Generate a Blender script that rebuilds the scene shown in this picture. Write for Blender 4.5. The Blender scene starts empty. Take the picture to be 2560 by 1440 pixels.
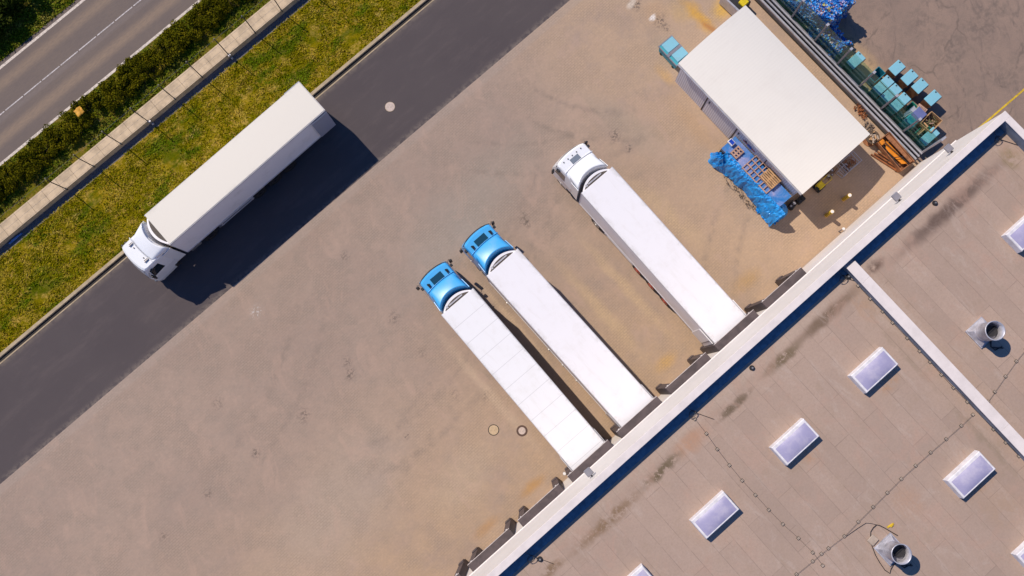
import bpy, math, random
from mathutils import Vector, Matrix, noise
import numpy as np
random.seed(7)
rng = np.random.default_rng(11)
SC = bpy.context.scene
COL = SC.collection

# ------------------------------------------------------------------ camera
# site axes: X along the warehouse wall, Y from the warehouse towards the road, Z up
CAM_R = [[0.75232491, 0.65593368, -0.06130442],
         [-0.65832544, 0.74502722, -0.10743397],
         [-0.0247961, 0.12118351, 0.99232037]]
CAM_H = 56.798
F_PX = 2182.54
cd = bpy.data.cameras.new('camera')
cam = bpy.data.objects.new('camera', cd)
COL.objects.link(cam)
m = Matrix(CAM_R).to_4x4()
m.translation = Vector((0, 0, CAM_H))
cam.matrix_world = m
cd.sensor_width = 36.0
cd.lens = F_PX / 2560 * 36
cd.clip_start = 1.0
cd.clip_end = 3000
SC.camera = cam

def U(px, py, z=0.0):
    """world x, y of the photograph's pixel at height z"""
    r = Matrix(CAM_R) @ Vector(((px - 1280) / F_PX, -(py - 720) / F_PX, -1.0))
    t = (z - CAM_H) / r.z
    return (t * r.x, t * r.y)

# ------------------------------------------------------------------ world, sun, exposure
SHX, SHY = 0.155, -0.86              # shadow offset per metre of height
sun_el = math.atan(1 / math.hypot(SHX, SHY))
sun_rot = math.atan2(-SHX, -SHY)
w = bpy.data.worlds.new('World'); SC.world = w; w.use_nodes = True
nt = w.node_tree; nt.nodes.clear()
sky = nt.nodes.new('ShaderNodeTexSky'); sky.sky_type = 'NISHITA'; sky.sun_disc = False
sky.sun_elevation = sun_el; sky.sun_rotation = sun_rot; sky.air_density = 1.0; sky.dust_density = 0.1; sky.ozone_density = 5.0
bg = nt.nodes.new('ShaderNodeBackground'); bg.inputs[1].default_value = 0.09
wo = nt.nodes.new('ShaderNodeOutputWorld')
mx = nt.nodes.new('ShaderNodeMix'); mx.data_type = 'RGBA'; mx.blend_type = 'MULTIPLY'; mx.inputs[0].default_value = 1.0
mx.inputs[7].default_value = (.62, .92, 1.30, 1)
nt.links.new(sky.outputs[0], mx.inputs[6]); nt.links.new(mx.outputs[2], bg.inputs[0]); nt.links.new(bg.outputs[0], wo.inputs[0])
sd = bpy.data.lights.new('sun', 'SUN'); sd.energy = 4.6; sd.angle = math.radians(0.5); sd.color = (1.0, 0.90, 0.765)
so = bpy.data.objects.new('sun', sd); COL.objects.link(so)
so.rotation_euler = Vector((-SHX, -SHY, 1)).to_track_quat('Z', 'Y').to_euler()
SC.view_settings.view_transform = 'Standard'; SC.view_settings.look = 'None'
SC.view_settings.exposure = 0.0; SC.view_settings.gamma = 1.0
SC.view_settings.use_curve_mapping = False

# ------------------------------------------------------------------ materials
MATS = {}
class NB:
    """small helper to write node materials"""
    def __init__(s, name, rough=0.6, metal=0.0, coat=0.0, spec=None):
        s.m = bpy.data.materials.new(name); s.m.use_nodes = True
        s.t = s.m.node_tree; s.n = s.t.nodes; s.l = s.t.links
        s.b = s.n['Principled BSDF']
        s.b.inputs['Roughness'].default_value = rough
        s.b.inputs['Metallic'].default_value = metal
        s.b.inputs['Coat Weight'].default_value = coat
        if spec is not None: s.b.inputs['Specular IOR Level'].default_value = spec
        s.tc = s.n.new('ShaderNodeTexCoord').outputs['Object']
        MATS[name] = s.m
    def map(s, loc=(0, 0, 0), rot=0, scale=(1, 1, 1), src=None):
        k = s.n.new('ShaderNodeMapping'); k.vector_type = 'TEXTURE'
        k.inputs['Location'].default_value = loc; k.inputs['Rotation'].default_value = (0, 0, rot)
        k.inputs['Scale'].default_value = scale
        s.l.new(src or s.tc, k.inputs[0]); return k.outputs[0]
    def noise(s, scale, detail=4, rough=0.6, src=None, dist=0.0):
        k = s.n.new('ShaderNodeTexNoise'); k.inputs['Scale'].default_value = scale
        k.inputs['Detail'].default_value = detail; k.inputs['Roughness'].default_value = rough
        k.inputs['Distortion'].default_value = dist
        s.l.new(src or s.tc, k.inputs['Vector']); return k.outputs['Fac']
    def noisec(s, scale, src=None):
        k = s.n.new('ShaderNodeTexNoise'); k.inputs['Scale'].default_value = scale
        s.l.new(src or s.tc, k.inputs['Vector']); return k.outputs['Color']
    def vor(s, scale, src=None, out='Color', feat='F1'):
        k = s.n.new('ShaderNodeTexVoronoi'); k.feature = feat; k.inputs['Scale'].default_value = scale
        s.l.new(src or s.tc, k.inputs['Vector']); return k.outputs[out]
    def arc(s, base, cx, cy, r, wd, col, k, lim, nsc=.9):
        # curved tyre smear: a pair of bands of a circle, only inside an ellipse lim = (x, y, rx, ry)
        d = s.len(s.map((cx, cy, 0), 0, (1, 1, 50), s.vadd(s.tc, s.noisec(.5), .35)))
        f = s.rng(s.math('ABSOLUTE', s.math('SUBTRACT', s.math('ABSOLUTE', s.math('SUBTRACT', d, r)), 1.0)), wd, 0, 0, k)
        e = s.rng(s.len(s.map((lim[0], lim[1], 0), 0, (lim[2], lim[3], 50))), .4, 1.0, 1, 0)
        f = s.math('MULTIPLY', s.math('MULTIPLY', f, e), s.rng(s.noise(nsc, 6, .75), .38, .62))
        return s.mix(f, base, col)
    def rng(s, v, a, b, c=0.0, d=1.0, smooth=True):
        k = s.n.new('ShaderNodeMapRange'); k.interpolation_type = 'SMOOTHSTEP' if smooth else 'LINEAR'
        for i, q in enumerate((a, b, c, d)): k.inputs[i + 1].default_value = q
        s.l.new(v, k.inputs[0]); return k.outputs[0]
    def math(s, op, a, b=None):
        k = s.n.new('ShaderNodeMath'); k.operation = op
        for i, q in enumerate((a, b)):
            if q is None: continue
            if isinstance(q, (int, float)): k.inputs[i].default_value = q
            else: s.l.new(q, k.inputs[i])
        return k.outputs[0]
    def vadd(s, a, b, sc):
        k = s.n.new('ShaderNodeVectorMath'); k.operation = 'SUBTRACT'; s.l.new(b, k.inputs[0]); k.inputs[1].default_value = (.5, .5, .5)
        q = s.n.new('ShaderNodeVectorMath'); q.operation = 'SCALE'; s.l.new(k.outputs[0], q.inputs[0]); q.inputs['Scale'].default_value = sc
        r = s.n.new('ShaderNodeVectorMath'); r.operation = 'ADD'; s.l.new(a, r.inputs[0]); s.l.new(q.outputs[0], r.inputs[1])
        return r.outputs[0]
    def len(s, v):
        k = s.n.new('ShaderNodeVectorMath'); k.operation = 'LENGTH'; s.l.new(v, k.inputs[0]); return k.outputs['Value']
    def xyz(s, v=None):
        k = s.n.new('ShaderNodeSeparateXYZ'); s.l.new(v or s.tc, k.inputs[0]); return k.outputs
    def mix(s, f, a, b, mode='MIX'):
        k = s.n.new('ShaderNodeMix'); k.data_type = 'RGBA'; k.blend_type = mode
        for i, q in ((0, f), (6, a), (7, b)):
            if isinstance(q, (int, float)): k.inputs[i].default_value = q
            elif isinstance(q, (tuple, list)): k.inputs[i].default_value = (*q[:3], 1)
            else: s.l.new(q, k.inputs[i])
        return k.outputs[2]
    def ramp(s, v, stops):
        k = s.n.new('ShaderNodeValToRGB'); e = k.color_ramp.elements
        while len(e) < len(stops): e.new(0.5)
        for i, (p, c) in enumerate(stops): e[i].position = p; e[i].color = (*c, 1)
        s.l.new(v, k.inputs[0]); return k.outputs[0]
    def brick(s, wd, ht, mortar, src=None, off=0.5, smooth=0.1):
        k = s.n.new('ShaderNodeTexBrick'); k.inputs['Scale'].default_value = 1.0
        k.inputs['Brick Width'].default_value = wd; k.inputs['Row Height'].default_value = ht
        k.inputs['Mortar Size'].default_value = mortar; k.inputs['Mortar Smooth'].default_value = smooth
        k.inputs['Color1'].default_value = (0, 0, 0, 1); k.inputs['Color2'].default_value = (1, 1, 1, 1)
        k.inputs['Mortar'].default_value = (.5, .5, .5, 1); k.offset = off; k.squash = 1.0
        s.l.new(src or s.tc, k.inputs['Vector']); return k.outputs['Fac'], k.outputs['Color']
    def blob(s, base, x, y, rx, ry, col, k=1.0, rot=0.0, warp=0.5, wsc=1.2, soft=0.2, speck=None):
        v = s.vadd(s.tc, s.noisec(wsc), warp)
        v = s.map((x, y, 0), rot, (rx, ry, 50), v)
        f = s.rng(s.len(v), soft, 1.0, k, 0.0)
        if speck:
            f = s.math('MULTIPLY', f, s.rng(s.noise(speck[0], 5, .7), speck[1], speck[1] + speck[2]))
        return s.mix(f, base, col)
    def bump(s, h, strength=0.3, dist=0.02):
        k = s.n.new('ShaderNodeBump'); k.inputs['Strength'].default_value = strength; k.inputs['Distance'].default_value = dist
        s.l.new(h, k.inputs['Height']); s.l.new(k.outputs[0], s.b.inputs['Normal']); return s
    def out(s, c):
        if isinstance(c, (tuple, list)): s.b.inputs['Base Color'].default_value = (*c, 1)
        else: s.l.new(c, s.b.inputs['Base Color'])
        return s.m

def plain(name, col, rough=0.55, metal=0.0, var=0.12, sc=3.0, coat=0.0):
    b = NB(name, rough, metal, coat)
    c2 = tuple(max(0, c * (1 - 2 * var)) for c in col)
    b.out(b.mix(b.rng(b.noise(sc, 5, .65), .35, .7), tuple(min(1, c * (1 + var * .3)) for c in col), c2))
    return b.m

def mat_yard():
    b = NB('paving', 0.85)
    n1 = b.noise(.12, 5, .6); n2 = b.noise(.9, 6, .7); n3 = b.noise(7, 4, .7)
    c = b.mix(b.rng(n1, .35, .65), (.322, .230, .178), (.360, .258, .196))
    c = b.mix(b.rng(n2, .35, .75, 0, .6), c, (.275, .215, .172))
    # sandy, yellower dust near the docks and beside the shed
    y = b.xyz()
    near = b.math('MULTIPLY', b.rng(b.vadd_y(), 9.0, -6.0) if False else b.rng(y[1], 10.5, -5.5), b.rng(b.noise(.25, 5, .65), .25, .6))
    c = b.mix(b.math('MULTIPLY', near, .75), c, (.430, .290, .175))
    east = b.math('MULTIPLY', b.rng(y[0], 10.0, 19.5), b.rng(b.noise(.35, 5, .65), .2, .55))
    c = b.mix(b.math('MULTIPLY', east, .72), c, (.470, .318, .200))
    for args in [
        (*U(1745, 40), .75, 2.4, (.56, .30, .04), .95, 0, .9, 1.0),
        (*U(1775, 68), .35, 1.2, (.40, .16, .03), .9, .1, .5, 1.4),
        (*U(1812, 18), 1.5, 1.2, (.60, .35, .05), .9, .2, .8, 1.0),
        (*U(1700, 30), 1.0, 1.4, (.50, .32, .12), .5, .2, .8, 1.0),
        (*U(1640, 30), 1.3, 1.3, (.50, .31, .17), .5, .2, .8, 1.0),
        (27.8, 4.0, .55, 11.5, (.56, .34, .16), .7, 0, .5, .8),
        (26.95, 6.5, .30, 6.0, (.50, .22, .01), .95, 0, .22, .9),
        (*U(1665, 190), .55, 1.3, (.52, .31, .12), .7, 0, .6, .9),
        (19.8, 6.0, .8, 4.2, (.46, .29, .16), .5, 0, .6, .8),
        (7.8, -4.0, 1.3, .6, (.50, .30, .10), .8, 0, .4, 1.0),
        (15.3, -3.6, 1.6, .8, (.45, .26, .08), .55, 0, .5, 1.0),
        (-3.9, -4.3, 1.5, .55, (.42, .22, .06), .75, 0, .3, 1.2),
        (-7.8, -4.3, 1.5, .5, (.40, .22, .09), .7, 0, .3, 1.2),
        (3.0, -4.0, .5, 1.6, (.50, .28, .06), .8, 0, .3, 1.2),
        (6.9, 1.0, .7, 6.0, (.47, .33, .19), .7, 0, .5, .7),
        (9.1, 1.0, .55, 6.4, (.50, .35, .20), .6, .01, .5, .8),
        (-2.1, 2.2, .5, 7.0, (.47, .345, .24), .65, 0, .35, .8),
        (2.1, 4.6, .30, 5.0, (.50, .36, .24), .6, 0, .2, .9),
        (14.5, 3.0, 1.0, 5.0, (.50, .35, .20), .55, .1, .8, .6),
        (23.0, -3.6, 2.4, 1.2, (.44, .27, .12), .5, 0, .6, .9),
        (5.0, 12.0, 9.0, 3.2, (.300, .255, .205), .55, .15, 2.0, .25),
        (-14.0, 3.0, 8.0, 4.5, (.370, .295, .235), .5, .2, 2.0, .25),
        (-7.0, -1.0, 4.0, 2.4, (.44, .325, .22), .55, .1, 1.5, .35),
        (16.5, 9.0, 1.6, 6.0, (.315, .250, .190), .5, .25, 1.2, .4)]:
        x, yy, rx, ry, col, k, rot, wp, ws = args
        c = b.blob(c, x, yy, rx, ry, col, k, rot, wp, ws, 0.1)
    for cx, cy, r, wd, k, lim in [(22, 17, 9.5, .35, .34, (14.5, 12, 5, 7)), (3, 22, 14, .4, .26, (8, 9, 8, 6)), (-6, 20, 17, .4, .22, (-4, 5, 12, 7)),
                                 (25, -14, 16, .35, .28, (16.5, 0, 5, 7)), (-20, 28, 19, .4, .22, (-12, 12, 9, 7)), (9, -14, 22, .35, .20, (9, 8, 12, 5)), (-2, -20, 24, .4, .18, (-6, 3, 10, 5)), (19, 24, 15, .3, .25, (9, 13, 8, 4))]:
        c = b.arc(c, cx, cy, r, wd, (.19, .145, .115), k * 1.5, lim)
    # clusters of dark tyre and oil marks
    for px, py, r, k in [(1537, 340, .45, .9), (1572, 372, .3, .9), (1310, 545, .45, .7), (1318, 560, .3, .9), (875, 935, .45, .85),
                      (868, 905, .4, .6), (760, 1038, .5, .7), (640, 1132, .4, .8), (1015, 1090, .28, .9), (520, 1236, .35, .6),
                      (410, 1340, .35, .6), (1650, 52, .5, 1), (1665, 68, .3, 1), (985, 795, .5, .6), (545, 1010, .5, .5), (1135, 985, .4, .5),
                      (1215, 990, .35, .5), (1055, 880, .4, .5), (1225, 870, .3, .4), (1590, 10, .5, 1), (900, 440, .3, .5), (860, 640, .4, .5)]:
        x, yy = U(px, py)
        c = b.blob(c, x, yy, r * 1.5, r * 1.2, (.085, .062, .052), k, .8, .35, 3.0, .0, (5.5, .47, .09))
    x, yy = U(640, 780); c = b.blob(c, x, yy, .8, .6, (.66, .60, .56), .8, .3, .5, 3, 0, (7, .5, .1))
    x, yy = U(1632, 44); c = b.blob(c, x, yy, .42, .26, (.80, .72, .66), 1, .3, .3, 2, .3)
    x, yy = U(1580, 8); c = b.blob(c, x, yy, .7, .3, (.62, .52, .42), .8, .3, .3, 2, .3)
    # blocks laid as an edging course along the asphalt
    c = b.mix(b.rng(y[1], 17.7, 18.0, 0, .4), c, (.36, .285, .235))
    # block joints, showing most in the sandy areas
    f, bc = b.brick(.30, .15, .016, off=.5)
    vis = b.math('MULTIPLY', f, b.rng(b.noise(.45, 4, .6), .40, .62, .05, .75))
    c = b.mix(b.math('MULTIPLY', vis, .60), c, (.205, .15, .095))
    c = b.mix(.035, c, bc, 'OVERLAY')
    c = b.mix(b.rng(n3, .3, .7, 0, .28), c, (.22, .165, .135))
    c = b.mix(b.rng(b.noise(2.6, 5, .8), .60, .72, 0, .22), c, (.47, .36, .30))
    c = b.mix(b.rng(b.noise(1.6, 7, .8, b.map((0, 0, 0), .5, (1.6, .8, 1)), 1.0), .56, .74, 0, .38), c, (.225, .170, .135))
    c = b.mix(b.rng(b.noise(.5, 6, .7, b.map((5, 3, 0), 1.2, (1.5, .8, 1)), .8), .52, .66, 0, .35), c, (.42, .285, .215))
    c = b.mix(b.rng(b.noise(4.5, 3, .6), .755, .775, 0, .6), c, (.12, .085, .07))
    b.bump(n3, .25, .01)
    return b.out(c)
NB.vadd_y = lambda s: s.xyz()[1]

def mat_asphalt():
    b = NB('asphalt', 0.9)
    c = b.mix(b.rng(b.noise(.2, 5, .6), .3, .7), (.066, .051, .053), (.078, .061, .061))
    c = b.mix(b.rng(b.noise(14, 4, .7), .35, .7, 0, .5), c, (.062, .05, .054))
    c = b.mix(b.rng(b.noise(2.3, 6, .75), .66, .72, 0, .4), c, (.05, .04, .042))
    c = b.mix(b.rng(b.noise(.8, 6, .75, b.map((0, 0, 0), 0, (4, 1, 1))), .48, .68, 0, .40), c, (.108, .083, .080))
    c = b.mix(b.rng(b.noise(17, 3, .8), .72, .78, 0, .5), c, (.22, .18, .16))
    y = b.xyz()[1]
    c = b.mix(b.math('MULTIPLY', b.rng(y, 24.2, 24.75), b.rng(b.noise(2, 4), .3, .6)), c, (.16, .125, .10))
    c = b.mix(b.math('MULTIPLY', b.rng(y, 18.9, 18.45, 0, .6), b.rng(b.noise(3, 4), .35, .6)), c, (.19, .15, .125))
    b.bump(b.noise(30, 3, .7), .3, .01)
    return b.out(c)

def mat_road():
    b = NB('road_asphalt', 0.9)
    y = b.xyz()[1]
    c = b.mix(b.rng(b.noise(.3, 5, .6), .3, .7), (.140, .106, .092), (.160, .120, .098))
    def band(c, yc, wd, col, k):
        d = b.math('ABSOLUTE', b.math('SUBTRACT', y, yc))
        return b.mix(b.rng(d, wd, .05, 0, k), c, col)
    c = band(c, 36.75, .62, (.27, .19, .13), .75)
    c = band(c, 39.85, .62, (.27, .19, .13), .65)
    c = band(c, 37.9, .35, (.20, .16, .145), .5)
    c = b.mix(b.rng(b.noise(9, 5, .75, b.map((0, 0, 0), 0, (4, 1, 1))), .35, .75, 0, .45), c, (.10, .082, .078))
    b.bump(b.noise(30, 3, .7), .3, .01)
    return b.out(c)

def mat_backyard():
    b = NB('worn_concrete', 0.9)
    c = b.mix(b.rng(b.noise(.35, 6, .7), .3, .7), (.300, .205, .155), (.235, .165, .130))
    c = b.mix(b.rng(b.noise(1.3, 6, .75, None, 1.0), .45, .75, 0, .7), c, (.165, .125, .10))
    for px, py, rx, ry, k in [(2380, 130, 2.2, 1.6, .6), (2460, 60, 2.4, 1.6, .6), (2520, 200, 1.2, 2.2, .5), (2300, 60, 1.5, 1, .5)]:
        x, yy = U(px, py); c = b.blob(c, x, yy, rx, ry, (.115, .088, .075), k, .4, 1.6, 1.5, .1, (2.2, .42, .2))
    x, yy = U(2110, 150); c = b.blob(c, 30.8, 3.0, 1.6, 7.5, (.50, .33, .16), .75, 0, .8, 1.2, .2)
    # thin cracks
    k = b.vor(.22, b.vadd(b.tc, b.noisec(1.1), .9), 'Distance', 'DISTANCE_TO_EDGE')
    c = b.mix(b.math('MULTIPLY', b.rng(k, .0, .02, .55, 0), b.rng(b.noise(.6, 4), .45, .6)), c, (.10, .075, .062))
    c = b.mix(b.rng(b.noise(.8, 7, .78, b.map((0, 0, 0), .9, (2.2, .7, 1)), 1.5), .52, .70, 0, .75), c, (.135, .10, .085))
    c = b.mix(b.rng(b.noise(18, 4, .7), .4, .75, 0, .5), c, (.12, .095, .08))
    b.bump(b.noise(12, 4), .3, .01)
    return b.out(c)

def mat_roof():
    b = NB('roof_membrane', 0.8)
    c = b.mix(b.rng(b.noise(.25, 5, .6), .3, .7), (.405, .288, .222), (.360, .258, .200))
    c = b.mix(b.rng(b.noise(1.3, 6, .7), .50, .78, 0, .6), c, (.33, .235, .165))
    # strips run along Y, about a metre wide, with end laps
    sw = b.map((0, 0, 0), math.pi / 2, (1, 1, 1))
    sw = b.map((0, .2, 0), 0, (1, 1, 1), sw)
    f, bc = b.brick(7.13, 1.03, .018, sw, .37, .3)
    c = b.mix(b.math('MULTIPLY', f, b.rng(b.noise(1.1, 5, .7), .30, .62, .05, .62)), c, (.18, .13, .10))
    f2, _ = b.brick(2.3, 2.06, .02, b.map((.52, .5, 0), math.pi / 2), .5, .4)
    c = b.mix(b.math('MULTIPLY', f2, b.rng(b.noise(.8, 5, .7), .5, .7, 0, .45)), c, (.20, .14, .11))
    c = b.mix(.06, c, bc, 'OVERLAY')
    # dirt lying where water stands behind the parapet
    for x, y, rx, ry, col, k, sp in [
        (23.5, -7.35, 5.4, .62, (.125, .080, .062), 1.0, (1.1, .22, .2)), (18.3, -6.9, .9, .55, (.12, .07, .05), 1.0, (2, .3, .2)),
        (14.6, -7.2, 3.2, .50, (.17, .11, .07), 1.0, (1.4, .30, .15)), (11.2, -7.3, 2.0, .42, (.16, .11, .06), 1.0, (2.2, .34, .12)),
        (7.6, -7.45, 1.8, .32, (.14, .095, .055), 1.0, (3, .36, .12)), (4.6, -7.3, 1.5, .8, (.42, .24, .15), .9, (2.0, .34, .15)),
        (2.4, -7.4, 2.0, .42, (.13, .09, .045), 1.0, (3, .36, .12)), (-1.5, -7.5, 3.4, .48, (.20, .12, .06), .9, (2.5, .38, .15)),
        (-5.2, -7.4, 1.0, .4, (.20, .12, .06), .9, (2.5, .38, .15)),
        (28.0, -7.5, .7, .9, (.22, .16, .07), .8, (2, .35, .2)),
        (14.5, -11.9, .9, .7, (.40, .22, .12), .7, (2.2, .4, .2)), (9.0, -11.9, .8, .6, (.42, .22, .12), .6, (2.2, .4, .2)),
        (14.4, -18.6, 1.6, .8, (.36, .20, .10), .6, (2.2, .4, .2)), (11.0, -17.0, 1.2, 1.4, (.40, .25, .17), .7, (1.4, .35, .2)),
        (14.5, -20.5, 1.6, 1.6, (.36, .24, .16), .6, (1.2, .35, .2)), (16.2, -17.3, .35, 3.6, (.25, .19, .13), .6, (1.4, .36, .2)),
        (17.9, -9.5, .25, 4.5, (.44, .33, .27), .7, (1.4, .3, .2)), (16.3, -8.2, .6, 1.3, (.40, .25, .16), .6, (1.4, .35, .2)),
        (16.2, -12.0, .25, 4.0, (.27, .20, .14), .5, (1.4, .36, .2)), (21.0, -16.5, 2.5, 1.5, (.40, .25, .17), .5, (1.2, .35, .2))]:
        c = b.blob(c, x, y + 5.35, rx, ry, col, k, 0, .45, 1.6, .25, sp)
    c = b.blob(c, 10, -1.25, 22, .5, (.47, .36, .29), .5, 0, .15, 1.5, .2)
    c = b.mix(b.rng(b.noise(.55, 6, .75, None, .8), .50, .66, 0, .42), c, (.43, .27, .20))
    c = b.mix(b.rng(b.noise(.7, 6, .75, b.map((9, 4, 0), 0, (.6, 1.8, 1)), .6), .52, .68, 0, .40), c, (.46, .36, .30))
    n3 = b.noise(9, 5, .75)
    c = b.mix(b.rng(n3, .35, .75, 0, .35), c, (.25, .18, .14))
    b.bump(n3, .15, .01)
    return b.out(c)

def mat_wall():
    b = NB('wall_panel', 0.6)
    z = b.xyz()[2]
    c = b.mix(b.rng(b.noise(.5, 5, .6), .35, .7), (.71, .645, .60), (.66, .60, .56))
    st = b.noise(2.0, 5, .7, b.map((0, 0, 0), 0, (1, 1, 8)))
    c = b.mix(b.rng(st, .55, .8, 0, .3), c, (.50, .43, .38))
    return b.out(c)

def mat_lawn(name, cols, dry, k=.8):
    b = NB(name, 1.0, spec=.03)
    n = b.noise(.45, 5, .65, None, .6)
    c = b.ramp(n, [(.30, cols[0]), (.48, cols[1]), (.64, cols[2])])
    c = b.mix(b.math('MULTIPLY', b.rng(b.noise(1.7, 6, .75), .46, .64), k), c, dry)
    if name == 'lawn_ground': c = b.mix(b.rng(b.noise(.5, 5, .7, b.map((7, 2, 0), 0, (2, 1, 1))), .50, .62, 0, .7), c, (.045, .090, .002))
    c = b.mix(b.rng(b.noise(9, 6, .8), .35, .7, 0, .6), c, tuple(q * .35 for q in cols[0]))
    c = b.mix(b.rng(b.noise(13, 5, .8), .66, .75, 0, .6), c, tuple(min(1, q * 1.5) for q in dry))
    b.bump(b.noise(14, 5, .8), 1.0, .06)
    return b.out(c)

def mat_leaf(name, a, bb, c3, sc=1.2):
    b = NB(name, 0.9, spec=.04)
    c = b.ramp(b.noise(sc, 6, .8), [(.34, a), (.5, bb), (.66, c3)])
    if name == 'lawn_blades':
        c = b.mix(b.rng(b.noise(.5, 5, .7, b.map((7, 2, 0), 0, (2, 1, 1))), .50, .62, 0, .85), c, (.085, .165, .003))
        c = b.mix(b.rng(b.noise(.8, 5, .7), .58, .68, 0, .8), c, (.70, .50, .13))
        c = b.mix(b.rng(b.noise(22, 2, .5), .70, .73, 0, .9), c, (.85, .72, .10))
    c = b.mix(b.rng(b.vor(14, None, 'Distance'), .2, .7, 0, .4), c, a)
    b.out(c); b.b.inputs['Subsurface Weight'].default_value = 0
    return b.m

def mat_corr(name, col, period, axis, depth=.02, rough=.4, metal=0.0, dk=.75, dirt=(.5, .45, .4)):
    b = NB(name, rough, metal)
    v = b.xyz()[axis]
    s_ = b.math('SINE', b.math('MULTIPLY', v, 2 * math.pi / period))
    h = b.rng(s_, -1, 1)
    c = b.mix(h, tuple(q * dk for q in col), col)
    c = b.mix(b.rng(b.noise(.5, 5, .65), .45, .75, 0, .35), c, dirt)
    c = b.mix(b.rng(b.noise(1.6, 6, .8, b.map((0, 0, 0), 0, (4, .6, 1))), .52, .72, 0, .45), c, dirt)
    b.bump(h, .6, depth)
    return b.out(c)

def mat_paint(name, col, rough=.35, coat=.3, dirt=(.35, .3, .26), k=.25, sc=1.6, seams=None, panel=None):
    b = NB(name, rough, 0, coat)
    c = b.mix(b.rng(b.noise(sc, 6, .7), .48, .78, 0, k), col, dirt)
    if name.startswith('trailer_') and name not in ('trailer_side', 'trailer_trim'):
        c = b.mix(b.rng(b.noise(1.0, 6, .75, b.map((0, 0, 0), 0, (.5, 3, 1))), .50, .74, 0, .30), c, dirt)
        c = b.mix(b.rng(b.noise(14, 4, .8), .68, .78, 0, .35), c, tuple(q * .7 for q in dirt))
        x_ = b.math('ABSOLUTE', b.xyz()[0])
        c = b.mix(b.math('MULTIPLY', b.rng(x_, .9, 1.22, 0, .5), b.rng(b.noise(1.4, 6, .8), .45, .65)), c, tuple(q * .8 for q in dirt))
    if seams:
        v = b.xyz()[1]
        f = b.math('FRACT', b.math('DIVIDE', v, seams))
        d = b.math('ABSOLUTE', b.math('SUBTRACT', f, .5))
        c = b.mix(b.rng(d, .012 / seams, .022 / seams, .45, 0), c, tuple(q * .50 for q in col))
    return b.out(c)

def mat_tarp():
    b = NB('blue_tarpaulin', .32, 0, .2)
    c = b.mix(b.rng(b.noise(2.5, 5, .7), .3, .7), (.006, .20, .58), (.012, .32, .76))
    c = b.mix(b.rng(b.noise(4, 5, .7), .62, .75, 0, .5), c, (.25, .55, .78))
    b.bump(b.noise(5, 6, .7, None, 1.2), .8, .08)
    return b.out(c)

def mat_film():
    b = NB('film_sheet', .22, 0, .4)
    n = b.noise(.9, 5, .65, None, .8)
    c = b.ramp(n, [(.32, (.015, .13, .40)), (.46, (.05, .19, .48)), (.58, (.16, .24, .50)), (.72, (.34, .33, .52))])
    c = b.mix(b.rng(b.noise(5, 5, .7), .6, .75, 0, .4), c, (.55, .50, .60))
    b.bump(b.noise(6, 5, .7), .4, .03)
    return b.out(c)

def mat_waste():
    b = NB('blue_plastic_waste', .45)
    v = b.vadd(b.tc, b.noisec(6), .15)
    cc = b.n.new('ShaderNodeSeparateColor'); b.l.new(b.vor(9, v), cc.inputs[0])
    c = b.ramp(cc.outputs[0], [(0, (.004, .03, .20)), (.25, (.01, .12, .50)), (.5, (.015, .24, .72)), (.70, (.06, .42, .80)), (.80, (.70, .62, .68)), (.90, (.60, .24, .22)), (.96, (.55, .50, .12))])
    c2 = b.mix(b.rng(b.noise(1.2, 3), .5, .6, 0, 1), c, (.01, .17, .62))
    c = b.mix(.35, c, c2)
    b.bump(b.vor(9, v, 'Distance'), .9, .1)
    return b.out(c)

def mat_green_glass():
    # tinted glass: the more slanting the ray, the longer its way through the pane
    b = NB('green_glass', .05)
    lw = b.n.new('ShaderNodeLayerWeight'); lw.inputs[0].default_value = .5
    f = lw.outputs['Facing']
    t = b.n.new('ShaderNodeBsdfTransparent'); b.l.new(b.ramp(f, [(0, (.86, .95, .92)), (.62, (.80, .93, .89)), (.82, (.16, .34, .27)), (1, (.10, .25, .20))]), t.inputs[0])
    g = b.n.new('ShaderNodeBsdfGlossy'); g.inputs['Roughness'].default_value = .04; g.inputs[0].default_value = (.8, .95, .9, 1)
    d = b.n.new('ShaderNodeBsdfDiffuse'); d.inputs[0].default_value = (.02, .16, .12, 1)
    m1 = b.n.new('ShaderNodeMixShader'); m1.inputs[0].default_value = .07; b.l.new(t.outputs[0], m1.inputs[1]); b.l.new(g.outputs[0], m1.inputs[2])
    m2 = b.n.new('ShaderNodeMixShader'); b.l.new(b.rng(b.noise(1.2, 4), .3, .7, .03, .12), m2.inputs[0]); b.l.new(m1.outputs[0], m2.inputs[1]); b.l.new(d.outputs[0], m2.inputs[2])
    b.l.new(m2.outputs[0], b.n['Material Output'].inputs[0])
    return b.m

def mat_striped():
    b = NB('black_yellow_bands', .5)
    z = b.xyz()[2]
    f = b.math('FRACT', b.math('DIVIDE', z, .22))
    c = b.mix(b.rng(f, .49, .51), (.95, .60, .01), (.02, .018, .018))
    return b.out(c)

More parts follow.
